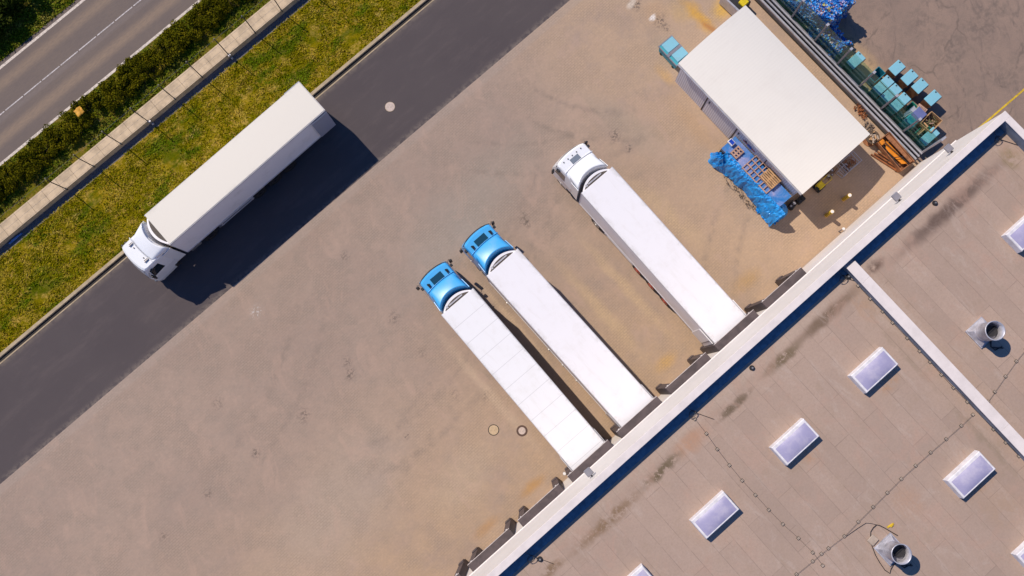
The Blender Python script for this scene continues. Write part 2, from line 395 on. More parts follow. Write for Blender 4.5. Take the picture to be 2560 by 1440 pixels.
mat_yard(); mat_asphalt(); mat_road(); mat_backyard(); mat_roof(); mat_wall()
mat_lawn('lawn_ground', ((.100, .100, .001), (.23, .18, .002), (.38, .25, .014)), (.56, .36, .08))
mat_lawn('verge_ground', ((.065, .080, .004), (.15, .145, .008), (.24, .18, .025)), (.38, .22, .07), .6)
mat_leaf('lawn_blades', (.095, .115, .001), (.30, .235, .002), (.64, .44, .08), .9)
mat_leaf('verge_blades', (.065, .11, .004), (.16, .19, .012), (.33, .26, .06), 1.0)
mat_leaf('hedge_leaves', (.035, .042, .001), (.14, .125, .003), (.28, .22, .012), 1.6)
mat_leaf('tree_leaves', (.012, .026, .003), (.038, .055, .006), (.10, .105, .014), 1.3)
plain('bark', (.09, .065, .045), .9)
plain('gravel', (.17, .16, .17), .9, 0, .4, 22)
plain('concrete', (.56, .42, .27), .85, 0, .14, 1.6)
plain('kerb_stone', (.43, .33, .21), .85, 0, .12, 2)
plain('gutter_dark', (.035, .028, .024), .9)
plain('line_white', (.62, .53, .46), .7, 0, .22, 6)
plain('line_centre', (.50, .45, .44), .7, 0, .25, 8)
plain('line_yellow', (.66, .43, .02), .7, 0, .2, 5)
plain('shadow_strip_blue', (.12, .215, .30), .6, 0, .16, 4)  # blue of the parapet's shadow, put into the colour
plain('coping', (.74, .655, .615), .45, 0, .05, 1.5)
plain('ledge', (.80, .73, .70), .4, 0, .03)
plain('parapet_inner', (.22, .25, .30), .7, 0, .2, 1.5)
plain('dock_dark', (.085, .062, .062), .6, 0, .18, 1.6)
plain('dock_edge', (.55, .48, .46), .5)
plain('galvanised', (.56, .54, .58), .38, .35, .18, 2.2)
plain('grey_metal', (.27, .26, .29), .45, .35, .12, 2)
plain('light_metal', (.52, .50, .52), .4, .4, .1, 2)
plain('dark_metal', (.03, .028, .03), .5, .2)
plain('holder_grey', (.09, .075, .065), .8)
plain('black_rubber', (.015, .014, .014), .8)
plain('black_plastic', (.018, .017, .02), .5)
plain('grille', (.10, .075, .06), .7, 0, .4, 26)
plain('rim_steel', (.40, .38, .38), .4, .6)
plain('rim_red', (.42, .06, .03), .5)
plain('rust', (.26, .085, .025), .8, 0, .25, 3)
plain('orange_paint', (.68, .22, .01), .5, 0, .15, 2)
plain('brown_rust', (.30, .12, .05), .8, 0, .25, 3)
plain('wood', (.50, .29, .14), .8, 0, .22, 5)
plain('wood_pink', (.46, .28, .21), .8, 0, .22, 5)
plain('wood_dark', (.09, .06, .04), .9)
plain('debris', (.16, .14, .06), .9, 0, .5, 16)
plain('junk', (.20, .15, .12), .8, 0, .5, 9)
plain('white_plastic', (.75, .72, .70), .4, 0, .08)
plain('yellow_paint', (.70, .52, .01), .4, 0, .12)
plain('sheet_yellow', (.62, .30, .02), .7, 0, .2, 3)
plain('bright_blue', (.006, .05, .42), .4)
plain('manhole_lid', (.50, .36, .22), .75, 0, .12, 8)
plain('manhole_lid_pale', (.53, .42, .36), .75, 0, .12, 8)
plain('manhole_ring', (.10, .055, .04), .8)
plain('pvc_blue', (.10, .24, .55), .5)
plain('skylight_frame', (.76, .72, .73), .5, 0, .10, 3)
plain('cream', (.42, .33, .26), .7)
plain('sign_red', (.55, .10, .10), .5); plain('sign_blue', (.03, .10, .45), .5)
mat_paint('trailer_cream', (.635, .585, .51), .5, .05, (.62, .56, .50), .2, .6)
mat_paint('trailer_white', (.785, .755, .765), .35, .2, (.60, .55, .50), .30, .8)
mat_paint('trailer_white_seamed', (.785, .765, .765), .35, .2, (.60, .56, .50), .30, .8, 1.2)
mat_paint('trailer_side', (.86, .82, .82), .35, .2, (.45, .42, .40), .35, 1.0)
mat_paint('trailer_trim', (.52, .50, .52), .35, .2)
mat_paint('white_cab', (.80, .80, .81), .22, .6, (.6, .56, .55), .15)
mat_paint('blue_cab', (.050, .36, .72), .35, .25, (.20, .38, .56), .45)
mat_paint('door_panel', (.30, .31, .37), .4, .1)
mat_paint('teal_paint', (.045, .34, .40), .5, 0, (.06, .20, .22), .45, 2)
mat_paint('teal_lid', (.20, .46, .56), .5, .05, (.24, .36, .40), .6, 2)
mat_paint('dark_teal', (.01, .19, .25), .5, .1, (.03, .12, .12), .5, 2)
mat_paint('green_skip', (.01, .17, .12), .5, .1, (.03, .09, .07), .5, 2)
mat_corr('shed_roof', (.71, .665, .60), .20, 1, .0008, .6, 0, .98, (.63, .58, .52))
mat_corr('shed_wall', (.74, .70, .72), .15, 1, .01, .5, 0, .74, (.50, .46, .46))
mat_tarp(); mat_film(); mat_waste(); mat_green_glass(); mat_striped()
def mat_glass(name, col, rough=.08):
    b = NB(name, rough, 0, .5); return b.out(b.mix(b.rng(b.noise(.8, 3), .3, .7), col, tuple(q * .7 for q in col)))
mat_glass('dark_glass', (.012, .02, .03)); mat_glass('hatch_teal', (.012, .06, .10), .12); mat_glass('hatch_grey', (.20, .23, .27), .2)
def mat_sky_pane():
    b = NB('skylight_pane', .4, 0, .1)
    x = b.xyz()
    k = b.vor(11, None, 'Distance')
    c = b.mix(b.rng(k, .1, .6, 0, .15), (.36, .33, .48), (.30, .28, .42))
    c = b.mix(b.rng(b.noise(.9, 5, .7), .42, .66, 0, .7), c, (.52, .47, .56))
    return b.out(c)
mat_sky_pane()
mat_glass('purple_glass', (.16, .18, .38), .15)

# ------------------------------------------------------------------ mesh helpers
class MB:
    def __init__(s): s.v = []; s.f = []
    def add(s, vs, fs):
        o = len(s.v); s.v += [tuple(q) for q in vs]; s.f += [tuple(i + o for i in f) for f in fs]; return s
    def box(s, x0, x1, y0, y1, z0, z1, bev=0.0, rot=0.0):
        if bev <= 0:
            vs = [(x, y, z) for z in (z0, z1) for x, y in ((x0, y0), (x1, y0), (x1, y1), (x0, y1))]
            fs = [(3, 2, 1, 0), (4, 5, 6, 7), (0, 1, 5, 4), (1, 2, 6, 5), (2, 3, 7, 6), (3, 0, 4, 7)]
        else:
            b = bev; vs = []
            def ring(x0, x1, y0, y1, z, c): return [(x0 + c, y0, z), (x1 - c, y0, z), (x1, y0 + c, z), (x1, y1 - c, z), (x1 - c, y1, z), (x0 + c, y1, z), (x0, y1 - c, z), (x0, y0 + c, z)]
            vs = ring(x0 + b, x1 - b, y0 + b, y1 - b, z0, b * .3) + ring(x0, x1, y0, y1, z0 + b, b) + ring(x0, x1, y0, y1, z1 - b, b) + ring(x0 + b, x1 - b, y0 + b, y1 - b, z1, b * .3)
            fs = [tuple(range(7, -1, -1)), tuple(range(24, 32))]
            for k in range(3):
                for i in range(8): fs.append((k * 8 + i, k * 8 + (i + 1) % 8, k * 8 + 8 + (i + 1) % 8, k * 8 + 8 + i))
        if rot:
            cx, cy = (x0 + x1) / 2, (y0 + y1) / 2; c, sn = math.cos(rot), math.sin(rot)
            vs = [(cx + (x - cx) * c - (y - cy) * sn, cy + (x - cx) * sn + (y - cy) * c, z) for x, y, z in vs]
        return s.add(vs, fs)
    def prism(s, pts, z0, z1, top=None):
        n = len(pts); top = top or pts
        vs = [(x, y, z0) for x, y in pts] + [(x, y, z1) for x, y in top]
        return s.add(vs, [tuple(range(n - 1, -1, -1)), tuple(range(n, 2 * n))] + [(i, (i + 1) % n, n + (i + 1) % n, n + i) for i in range(n)])
    def loft(s, rings, cap=True):
        n = len(rings[0]); o = []; vs = [q for r in rings for q in r]
        fs = [(k * n + i, k * n + (i + 1) % n, (k + 1) * n + (i + 1) % n, (k + 1) * n + i) for k in range(len(rings) - 1) for i in range(n)]
        if cap: fs += [tuple(range(n - 1, -1, -1)), tuple(range((len(rings) - 1) * n, len(rings) * n))]
        return s.add(vs, fs)
    def cyl(s, p, r, h, axis='z', n=16, r2=None):
        r2 = r if r2 is None else r2
        def pt(a, rr, t):
            c, sn = math.cos(a) * rr, math.sin(a) * rr
            return {'z': (p[0] + c, p[1] + sn, p[2] + t), 'x': (p[0] + t, p[1] + c, p[2] + sn), 'y': (p[0] + sn, p[1] + t, p[2] + c)}[axis]
        A = [2 * math.pi * i / n for i in range(n)]
        return s.loft([[pt(a, r, 0) for a in A], [pt(a, r2, h) for a in A]])
    def tube(s, path, r, n=6):
        path = [Vector(q) for q in path]; rings = []
        for i, q in enumerate(path):
            d = (path[min(i + 1, len(path) - 1)] - path[max(i - 1, 0)]).normalized()
            a = d.orthogonal().normalized() if abs(d.z) > .9 else d.cross(Vector((0, 0, 1))).normalized(); b_ = d.cross(a)
            rings.append([tuple(q + (a * math.cos(t) + b_ * math.sin(t)) * r) for t in [2 * math.pi * k / n for k in range(n)]])
        return s.loft(rings)
    def plate(s, q, t, nrm):
        nrm = Vector(nrm) * t; q = [Vector(v) for v in q]
        return s.add([*q, *[v + nrm for v in q]], [(3, 2, 1, 0), (4, 5, 6, 7), (0, 1, 5, 4), (1, 2, 6, 5), (2, 3, 7, 6), (3, 0, 4, 7)])
    def build(s, name, mat, parent=None, smooth=False, loc=None, label=None):
        me = bpy.data.meshes.new(name); me.from_pydata(s.v, [], s.f)
        me.materials.append(MATS[mat] if isinstance(mat, str) else mat)
        import bmesh as _b
        bm = _b.new(); bm.from_mesh(me); _b.ops.recalc_face_normals(bm, faces=bm.faces); bm.to_mesh(me); bm.free()
        if smooth:
            for p_ in me.polygons: p_.use_smooth = True
        o = bpy.data.objects.new(name, me); COL.objects.link(o)
        if parent is not None: o.parent = parent
        if loc: o.location = loc
        if label: o['label'] = label
        return o

def tag(o, label, cat, group=None, kind=None):
    o['label'] = label; o['category'] = cat
    if group: o['group'] = group
    if kind: o['kind'] = kind
    return o
def thing(name, label, cat, loc=(0, 0, 0), rz=0.0, group=None):
    o = bpy.data.objects.new(name, None); COL.objects.link(o); o.location = loc; o.rotation_euler = (0, 0, rz)
    o.empty_display_size = .3
    return tag(o, label, cat, group)
def struct(o): o['kind'] = 'structure'; return o
def dup(root, loc, rz=None, label=None):
    r = root.copy(); COL.objects.link(r); r.location = loc
    if rz is not None: r.rotation_euler = (0, 0, rz)
    if label: r['label'] = label
    for ch in list(root.children):
        c = ch.copy(); COL.objects.link(c); c.parent = r
        for g in list(ch.children):
            d = g.copy(); COL.objects.link(d); d.parent = c
    return r
def bm1(*a, **k): return MB().box(*a, **k)

# ------------------------------------------------------------------ ground, yard, lane, lawn, road
X0, X1 = -70, 90
struct(bm1(-900, 900, -900, 900, -.6, -.03).build('ground', 'verge_ground'))
struct(bm1(X0, 29.3, -40, 18.42, -.3, 0).build('paved_yard', 'paving'))
struct(bm1(X0, X1, 18.42, 24.62, -.3, -.006).build('asphalt_lane', 'asphalt'))
struct(bm1(29.3, X1, -40, 18.42, -.3, .002).build('back_yard', 'worn_concrete'))
struct(bm1(X0, X1, 24.62, 24.70, -.3, .004).build('lane_edging', 'kerb_stone'))
struct(bm1(X0, X1, 24.70, 24.93, -.3, -.02).build('gutter', 'gutter_dark'))
struct(bm1(X0, X1, 24.93, 25.17, -.3, .12, bev=.02).build('kerb', 'kerb_stone'))
struct(bm1(X0, X1, 25.17, 30.28, -.3, .03).build('lawn', 'lawn_ground'))
struct(bm1(X0, X1, 30.28, 30.80, -.3, -.01).build('gravel_strip', 'gravel'))
struct(bm1(X0, X1, 31.86, 35.30, -.3, .02).build('verge', 'verge_ground'))
struct(bm1(X0, X1, 35.30, 41.20, -.3, .0).build('road', 'road_asphalt'))
struct(bm1(X0, X1, 35.32, 35.50, -.29, .004).build('road_edge_line', 'line_white'))
struct(bm1(X0, X1, 40.76, 40.94, -.29, .004).build('road_edge_line', 'line_white'))
ml = MB()
for k in range(-40, 60):
    ml.box(k * 1.6, k * 1.6 + 1.5, 38.15, 38.23, -.29, .004)
struct(ml.build('road_centre_line', 'line_centre'))
a = U(2438, 328); bq = U(2700, 104)
d = Vector((bq[0] - a[0], bq[1] - a[1], 0)).normalized(); nn = Vector((-d.y, d.x, 0)) * .06
my = MB(); my.prism([(a[0] - d.x * 3 + nn.x, a[1] - d.y * 3 + nn.y), (bq[0] + nn.x, bq[1] + nn.y), (bq[0] - nn.x, bq[1] - nn.y), (a[0] - d.x * 3 - nn.x, a[1] - d.y * 3 - nn.y)], .001, .006)
struct(my.build('yellow_ground_line', 'line_yellow'))

# ---- blades and leaves (numpy clouds of small faces)
def cloud(name, pts, size, mat, flat=.5, parent=None, aspect=2.2):
    n = len(pts)
    az = rng.uniform(0, 2 * np.pi, n); el = rng.normal(0, flat, n)
    d = np.stack([np.cos(az) * np.cos(el), np.sin(az) * np.cos(el), np.sin(el)], 1)
    up = rng.normal(0, 1, (n, 3)); s = np.cross(d, up); s /= np.linalg.norm(s, axis=1)[:, None] + 1e-9
    L = size * rng.uniform(.5, 1.4, n)[:, None]; Wd = L / aspect
    v = np.empty((n, 3, 3)); v[:, 0] = pts - s * Wd; v[:, 1] = pts + s * Wd; v[:, 2] = pts + d * L * 1.6
    me = bpy.data.meshes.new(name)
    me.vertices.add(n * 3); me.vertices.foreach_set('co', v.reshape(-1))
    me.loops.add(n * 3); me.loops.foreach_set('vertex_index', np.arange(n * 3, dtype=np.int32))
    me.polygons.add(n); me.polygons.foreach_set('loop_start', np.arange(0, n * 3, 3, dtype=np.int32)); me.polygons.foreach_set('loop_total', np.full(n, 3, dtype=np.int32))
    me.update(); me.materials.append(MATS[mat])
    o = bpy.data.objects.new(name, me); COL.objects.link(o)
    if parent is not None: o.parent = parent
    return o
def scatter(n, x0, x1, y0, y1, z, dz, thr=None, sc=.6, seed=0):
    P = np.stack([rng.uniform(x0, x1, n), rng.uniform(y0, y1, n), z + rng.uniform(0, dz, n)], 1)
    if thr is not None:
        keep = np.array([noise.noise(Vector((p[0] * sc, p[1] * sc, seed))) > thr + rng.uniform(-.25, .25) for p in P])
        P = P[keep]
    return P
o = cloud('lawn_grass', scatter(76000, -26, 15, 25.2, 30.34, .03, .05, -.25, .7, 3), .075, 'lawn_blades', .35); o['kind'] = 'stuff'; o['label'] = 'patchy green and straw coloured grass between kerb and fence'; o['category'] = 'grass'
o = cloud('verge_grass', scatter(40000, -22, 8, 31.9, 35.2, .02, .12, -.1, .7, 9), .09, 'verge_blades', .5); o['kind'] = 'stuff'; o['label'] = 'rough grass and weeds between hedge and concrete strip'; o['category'] = 'grass'
o = cloud('roadside_grass', scatter(14000, -14, -3, 41.2, 47, .0, .15), .10, 'verge_blades', .5); o['kind'] = 'stuff'; o['label'] = 'rough green grass on the far side of the road'; o['category'] = 'grass'

# ---- hedge: many clumps of leaves with stems
H = thing('hedge', 'long low dark green hedge running beside the road', 'hedge', (-7, 34.1, 0))
clumps = []
for i in range(620):
    x = rng.uniform(-15.5, 13.5); y = rng.uniform(-.92, .82) + .12 * math.sin(x * 1.7)
    r = rng.uniform(.16, .34); clumps.append((x, y, r, rng.uniform(.2, .75) * (1 - .35 * (y / .95) ** 2)))
P = []
for x, y, r, h in clumps:
    n = int(230 * (r / .35) ** 2)
    dd = rng.normal(0, 1, (n, 3)); dd /= np.linalg.norm(dd, axis=1)[:, None]; dd[:, 2] = np.abs(dd[:, 2]) * 1.1 - .1
    P.append(np.array([x, y, h]) + dd * (r * rng.uniform(.5, 1.1, n)[:, None]))
P = np.concatenate(P); P[:, 2] = np.maximum(P[:, 2], .03)
cloud('foliage', P, .06, 'hedge_leaves', .7, H, 1.6)
ms = MB()
for x, y, r, h in clumps[::2]: ms.tube([(x, y, -.02), (x + rng.uniform(-.1, .1), y, h * .6), (x + rng.uniform(-.2, .2), y + rng.uniform(-.2, .2), h)], .025, 5)
ms.tube([(-15.5, 0, .05), (13.5, 0, .05)], .03, 5)
for k in range(-15, 14): ms.tube([(k, -.9, .05), (k, .8, .05)], .02, 5)
ms.build('stem', 'bark', H)

def tree(x, y, h, R, label, n=9000):
    t = thing('broadleaf_tree', label, 'tree', (x, y, 0), 0, 'trees beyond the road')
    mt = MB(); rr = [.16, .12, .09, .05]
    mt.loft([[(math.cos(a_) * r_, math.sin(a_) * r_, z_) for a_ in [2 * math.pi * k / 8 for k in range(8)]] for r_, z_ in zip(rr, (-.05, h * .3, h * .55, h * .85))])
    Pq = []
    for i in range(26):
        a_ = rng.uniform(0, 2 * math.pi); rad = R * math.sqrt(rng.uniform(0, 1)) * .85; hz = h * rng.uniform(.45, .95) * (1 - .35 * (rad / R) ** 2)
        cx, cy = math.cos(a_) * rad, math.sin(a_) * rad; r = R * rng.uniform(.2, .36)
        mt.tube([(0, 0, h * .35), (cx * .5, cy * .5, hz * .75), (cx, cy, hz)], .03, 5)
        k = n // 26; dd = rng.normal(0, 1, (k, 3)); dd /= np.linalg.norm(dd, axis=1)[:, None]
        Pq.append(np.array([cx, cy, hz]) + dd * r * rng.uniform(.55, 1.12, k)[:, None] * np.array([1, 1, .75]))
    mt.build('trunk', 'bark', t); cloud('crown', np.concatenate(Pq), .09, 'tree_leaves', .6, t, 1.5)
tree(-10.2, 43.6, 1.9, 1.5, 'dark round tree at the very corner beyond the road')
tree(-8.0, 44.6, 2.2, 1.5, 'dark tree beyond the road, nearest the top edge')
tree(-11.9, 42.9, 1.2, .9, 'low dark shrubby tree closest to the far road edge line', 5000)
tree(-11.2, 45.0, 2.6, 1.6, 'tallest dark tree in the far corner beyond the road')

# ---- low retaining wall (concrete strip) and post fence
RW = thing('retaining_wall', 'long low wall topped by pale concrete slabs beside the lawn', 'wall', (0, 31.33, 0))
bm1(X0, X1, -.53, .53, -.2, .44).build('wall_body', 'concrete', RW)
x = -24.0
while x < 14:
    bm1(x, x + 1.16, -.53, .53, .443, .50, bev=.01).build('slab', 'concrete', RW); x += 1.17
FN = thing('fence', 'dark thin posted fence along the concrete strip above the lawn', 'fence', (0, 30.78, 0))
for k in range(-6, 9):
    px = -.45 + 2.338 * k
    mp = MB().tube([(px, 0, .3), (px, 0, 2.35), (px - .02, .22, 2.75)], .034, 6); mp.box(px - .06, px + .06, -.06, .06, .5, .56)
    mp.cyl((px - .02, .22, 2.72), .045, .08, 'z', 8)
    mp.build('post', 'dark_metal', FN)
mw = MB()
for z in (.75, 1.5, 2.25): mw.tube([(-24, -.035, z), (14, -.035, z)], .006, 4)
mw.tube([(-24, .2, 2.7), (14, .2, 2.7)], .006, 4)
mw.build('wire', 'grey_metal', FN)
for px, py, lab in [(590, 157, 'small pale box at the foot of the fence post nearer the top'), (390, 323, 'small pale box at the foot of a fence post beside the big lorry side')]:
    x, y = U(px, py, .6)
    t = MB().box(-.08, .08, -.07, .07, 0, .16, bev=.02).cyl((0, 0, .16), .05, .05, 'z', 8).build('junction_box', 'light_metal', None, False, (x, 30.62, .0)); t.location = (x, 30.66, -.01)
    MB().box(-.02, .02, -.02, .02, .0, .5).box(-.09, .09, -.06, .06, .45, .6).build('post', 'grey_metal', t)
    tag(t, lab, 'junction box', 'boxes at the fence foot')
x, y = U(45, 605, .1)
tag(MB().box(-.55, .55, -.05, .05, 0, .10, bev=.02).box(-.3, .3, -.06, .06, .02, .12).build('blue_pipe', 'pvc_blue', None, False, (x, 30.62, -.01)), 'short blue pipe lying in the gravel under the fence', 'pipe')
x, y = U(200, 280, .9)
t = MB()
for i in range(1):
    vs = []; fs = []; N = 8
    for a_ in range(N + 1):
        for b_ in range(N + 1):
            u_, v_ = a_ / N - .5, b_ / N - .5
            z_ = .10 * noise.noise(Vector((u_ * 3, v_ * 3, 4))) + (.12 if abs(u_) < .1 else 0) * .4
            vs.append((u_ * .55 + .05 * noise.noise(Vector((v_ * 4, 1, 0))), v_ * .55 + .05 * noise.noise(Vector((u_ * 4, 7, 0))), z_))
    for a_ in range(N):
        for b_ in range(N): i0 = a_ * (N + 1) + b_; fs.append((i0, i0 + 1, i0 + N + 2, i0 + N + 1))
    t.add(vs, fs)
o = t.build('plastic_bag', 'sheet_yellow', None, True, (x, y, 1.0)); o.modifiers.new('s', 'SOLIDIFY').thickness = .04
tag(o, 'crumpled orange yellow bag caught on top of the hedge', 'bag')

# ------------------------------------------------------------------ manholes
def manhole(px, py, r, ring, lid, label):
    x, y = U(px, py)
    t = thing('manhole_cover', label, 'manhole cover', (x, y, 0), 0, 'manhole covers')
    MB().cyl((0, 0, -.05), r, .056, 'z', 32).build('ring', ring, t)
    MB().cyl((0, 0, -.04), r * (.86 if ring == 'gutter_dark' else .64 if ring == 'manhole_ring' else .93), .053, 'z', 32).build('lid', lid, t)
manhole(975, 267, .34, 'kerb_stone', 'manhole_lid_pale', 'pale round manhole cover in the dark asphalt lane')
manhole(1234, 1075, .36, 'gutter_dark', 'manhole_lid', 'yellowish manhole cover with thin dark rim in the paved yard')
manhole(1305, 1077, .36, 'manhole_ring', 'manhole_lid_pale', 'manhole cover with broad dark ring next to the parked trailer')

# ------------------------------------------------------------------ warehouse
WH = thing('warehouse', 'large flat roofed warehouse with pale parapet wall and loading docks', 'warehouse', (0, -5.35, 0))
wx0, wx1, wy1, RZ, PZ = -60.0, 29.12, -40.0, 9.8, 10.62
mw = MB(); mw.box(wx0, wx1, wy1, -.002, 0, RZ - .05)
mw.box(wx0, wx1, -.34, 0, RZ - .05, PZ - .06); mw.box(wx1 - .34, wx1, wy1, -.34, RZ - .05, PZ - .06)
mw.build('wall', 'wall_panel', WH)
bm1(wx0, wx1 - .342, wy1, -.342, RZ - .048, RZ).build('roof', 'roof_membrane', WH)
mc = MB(); mc.box(wx0, wx1 + .03, -.38, .03, PZ - .058, PZ, bev=.012); mc.box(wx1 - .37, wx1 + .03, wy1, -.382, PZ - .058, PZ, bev=.012)
mc.build('coping', 'coping', WH)
mi = MB(); mi.box(wx0, wx1 - .342, -.352, -.342, RZ, PZ - .06); mi.box(wx1 - .352, wx1 - .342, wy1, -.352, RZ, PZ - .06)
mi.build('parapet_lining', 'parapet_inner', WH)
ml = MB(); ml.box(wx0, wx1 + .05, .0, .05, 5.02, 5.09); ml.build('ledge', 'ledge', WH)
mf = MB(); mf.box(wx0, 16.96, -.92, -.353, RZ + .001, RZ + .012); mf.box(17.52, wx1 - .36, -.92, -.353, RZ + .001, RZ + .012)  # thin dark blue strip on the roof, painting in the parapet's cast shadow
mf.build('parapet_shadow_strip', 'shadow_strip_blue', WH)
mb = MB(); mb.box(wx0, wx1 + .012, 0, .012, 0, .35); mb.build('plinth', 'cream', WH)
# docks
for i in range(-4, 5):
    cx = 3.872 * i - .06 if i < 2 else 3.87 * i - .02
    D = bm1(cx - 1.60, cx + 1.60, .0, .49, 4.50, 4.60, bev=.015).build('dock_canopy', 'dock_dark', WH)
    bm1(cx - 1.60, cx + 1.60, .49, .515, 4.48, 4.615).build('canopy_edge', 'dock_edge', D)
    for sx in (-1, 1):
        b0 = cx + sx * 1.60; b1 = cx + sx * 1.14
        q = bm1(min(b0, b1), max(b0, b1), .0, .485, .0, 4.48, bev=.01).build('side_pad', 'dock_dark', WH)
        MB().cyl(((b0 + b1) / 2, .485, 4.1), .055, .03, 'y', 12).build('marker_lamp', 'white_plastic', q)
        MB().box(min(b0, b1) + .02, max(b0, b1) - .02, .486, .56, .25, .85, bev=.02).cyl(((b0 + b1) / 2 - .08 * sx, .52, .845), .035, .02, 'z', 12).build('dock_buffer', 'black_rubber' if False else 'dock_dark', WH)
    mk = MB(); mk.box(cx - 1.10, cx + 1.10, .006, .05, 1.1, 4.3); mk.build('dock_door', 'grey_metal', WH)
# floodlights on the wall
for px, py in [(2248, 500), (1480, 1190), (2370, 370)]:
    x, y = U(px, py, 9.0 if px != 2370 else 8.4); z = 9.0 if px != 2370 else 8.4
    f = MB().box(x - .20, x + .20, .10, .52, z - .06, z + .10, bev=.03).build('floodlight', 'grey_metal', WH)
    MB().box(x - .05, x + .05, .0, .12, z - .05, z + .05).build('bracket', 'dark_metal', f)
for px, py in [(2225, 604), (1745, 1015)]: pass
# fire wall upstand across the roof
fw = bm1(16.97, 17.50, wy1 + .1, -.36, RZ, 10.36).build('fire_wall', 'parapet_inner', WH)
y_ = -.70; k = 0
cp = MB()
for ya, yb in [(-.60, -1.72), (-1.725, -12.0), (-12.005, -25), (-25.005, wy1 + .1)]:
    cp.box(16.93, 17.54, yb, ya, 10.362, 10.42, bev=.008)
cp.build('capping', 'coping', fw)
# skylights
def skylight(x0, y0):
    f = MB(); f.loft([[(x0 - .02, y0 - 1.22, RZ), (x0 + 2.32, y0 - 1.22, RZ), (x0 + 2.32, y0 + .02, RZ), (x0 - .02, y0 + .02, RZ)],
                      [(x0, y0 - 1.20, 10.26), (x0 + 2.30, y0 - 1.20, 10.26), (x0 + 2.30, y0, 10.26), (x0, y0, 10.26)],
                      [(x0 + .03, y0 - 1.17, 10.30), (x0 + 2.27, y0 - 1.17, 10.30), (x0 + 2.27, y0 - .03, 10.30), (x0 + .03, y0 - .03, 10.30)]])
    sk = f.build('skylight', 'skylight_frame', WH)
    N, M = 12, 8; vs = []; fs = []
    for i in range(N + 1):
        for j in range(M + 1):
            u_, v_ = i / N, j / M
            vs.append((x0 + .11 + u_ * 2.08, y0 - 1.11 + v_ * .94, 10.305 + .09 * (1 - (2 * u_ - 1) ** 4) * (1 - (2 * v_ - 1) ** 2) ** .7))
    for i in range(N):
        for j in range(M): q = i * (M + 1) + j; fs.append((q, q + M + 1, q + M + 2, q + 1))
    MB().add(vs, fs).build('pane', 'skylight_pane', sk, True)
for k in range(-3, 5):
    for y0 in (-10.23, -17.38):
        if (y0 < -17 and k in (-3, -2, -1, 0, 1, 3, 4)) or (y0 > -17 and k == 3): continue
        skylight(7.50 + 5.68 * (k - 1), y0 + 5.35) if y0 > -17 else skylight(13.15 + 5.68 * (k - 2), y0 + 5.35)
skylight(13.15, -22.32 + 5.35)
# extraction stacks
def stack(cx, cy, extra):
    yy = cy + 5.35
    B = MB(); B.box(cx - .60, cx + .60, yy - .60, yy + .60, RZ, RZ + .10)
    B.loft([[(cx + sx * .56, yy + sy * .56, RZ + .10) for sx, sy in ((-1, -1), (1, -1), (1, 1), (-1, 1))], [(cx + sx * .40, yy + sy * .40, RZ + .42) for sx, sy in ((-1, -1), (1, -1), (1, 1), (-1, 1))]])
    b0 = B.build('exhaust_base', 'galvanised', WH)
    n = 28; A = [2 * math.pi * i / n for i in range(n)]
    C = MB(); prof = [(.49, RZ + .40), (.49, RZ + 1.42), (.515, RZ + 1.44), (.515, RZ + 1.48), (.47, RZ + 1.48), (.47, RZ + .75)]
    C.loft([[(cx + math.cos(a_) * r, yy + math.sin(a_) * r, z) for a_ in A] for r, z in prof], cap=False)
    s1 = C.build('exhaust_stack', 'galvanised', b0, True)
    I = MB(); I.cyl((cx, yy, RZ + .73), .46, .02, 'z', 24); I.cyl((cx, yy, RZ + .75), .12, .12, 'z', 16); I.build('damper_plate', 'grey_metal', b0)
    I = MB(); I.box(cx - .45, cx + .45, yy - .02, yy + .02, RZ + .95, RZ + 1.0); I.cyl((cx + .1, yy - .05, RZ + .9), .30, .02, 'z', 20); I.build('damper_blade', 'dark_metal', b0)
    if extra:
        bm1(cx - .58, cx - .12, yy + .72, yy + 1.12, RZ, RZ + .12, bev=.02, rot=.1).build('junction_cover', 'cream', WH)
    Wt = MB()
    for q in range(2):
        Wt.tube([(cx + .1 - q * .1, yy - .6, RZ + .12), (cx - .15, yy - .85 - q * .05, RZ + .06), (cx - .1 + q * .2, yy - 1.15, RZ + .03), (cx + .3, yy - 1.25 - .1 * q, RZ + .03)], .03, 6)
    Wt.build('power_cable', 'black_plastic', WH)
stack(20.05, -13.2, False); stack(8.62, -18.1, True)
def cable_path(pts, r=.02, z=.04):
    g = MB().tube([(*(lambda q: (q[0], q[1] + 5.35))(U(2060 + a_ * .2778, 1040 + b_ * .2778, RZ)), RZ + z) for a_, b_ in pts], r, 6)
    return g.build('vent_cable', 'black_plastic', WH)
cable_path([(660, 1075), (600, 1040), (540, 1005), (500, 985), (470, 978), (440, 1005), (418, 1040), (415, 1100), (430, 1170), (460, 1250), (500, 1320), (545, 1385), (590, 1415), (600, 1375), (625, 1335), (650, 1320)])
cable_path([(470, 978), (420, 965), (375, 962), (300, 1010), (200, 1080)], .01)
for px, py in [(2337, 508), (1880, 920), (1350, 1398), (2120, 692)]:
    x, y = U(px, py, RZ)
    g = MB().cyl((x, y + 5.35, RZ), .15, .09, 'z', 18, .12).build('roof_drain', 'dark_metal', WH)
    MB().cyl((x, y + 5.35, RZ + .09), .05, .05, 'z', 12).build('drain_cap', 'rim_steel', g)
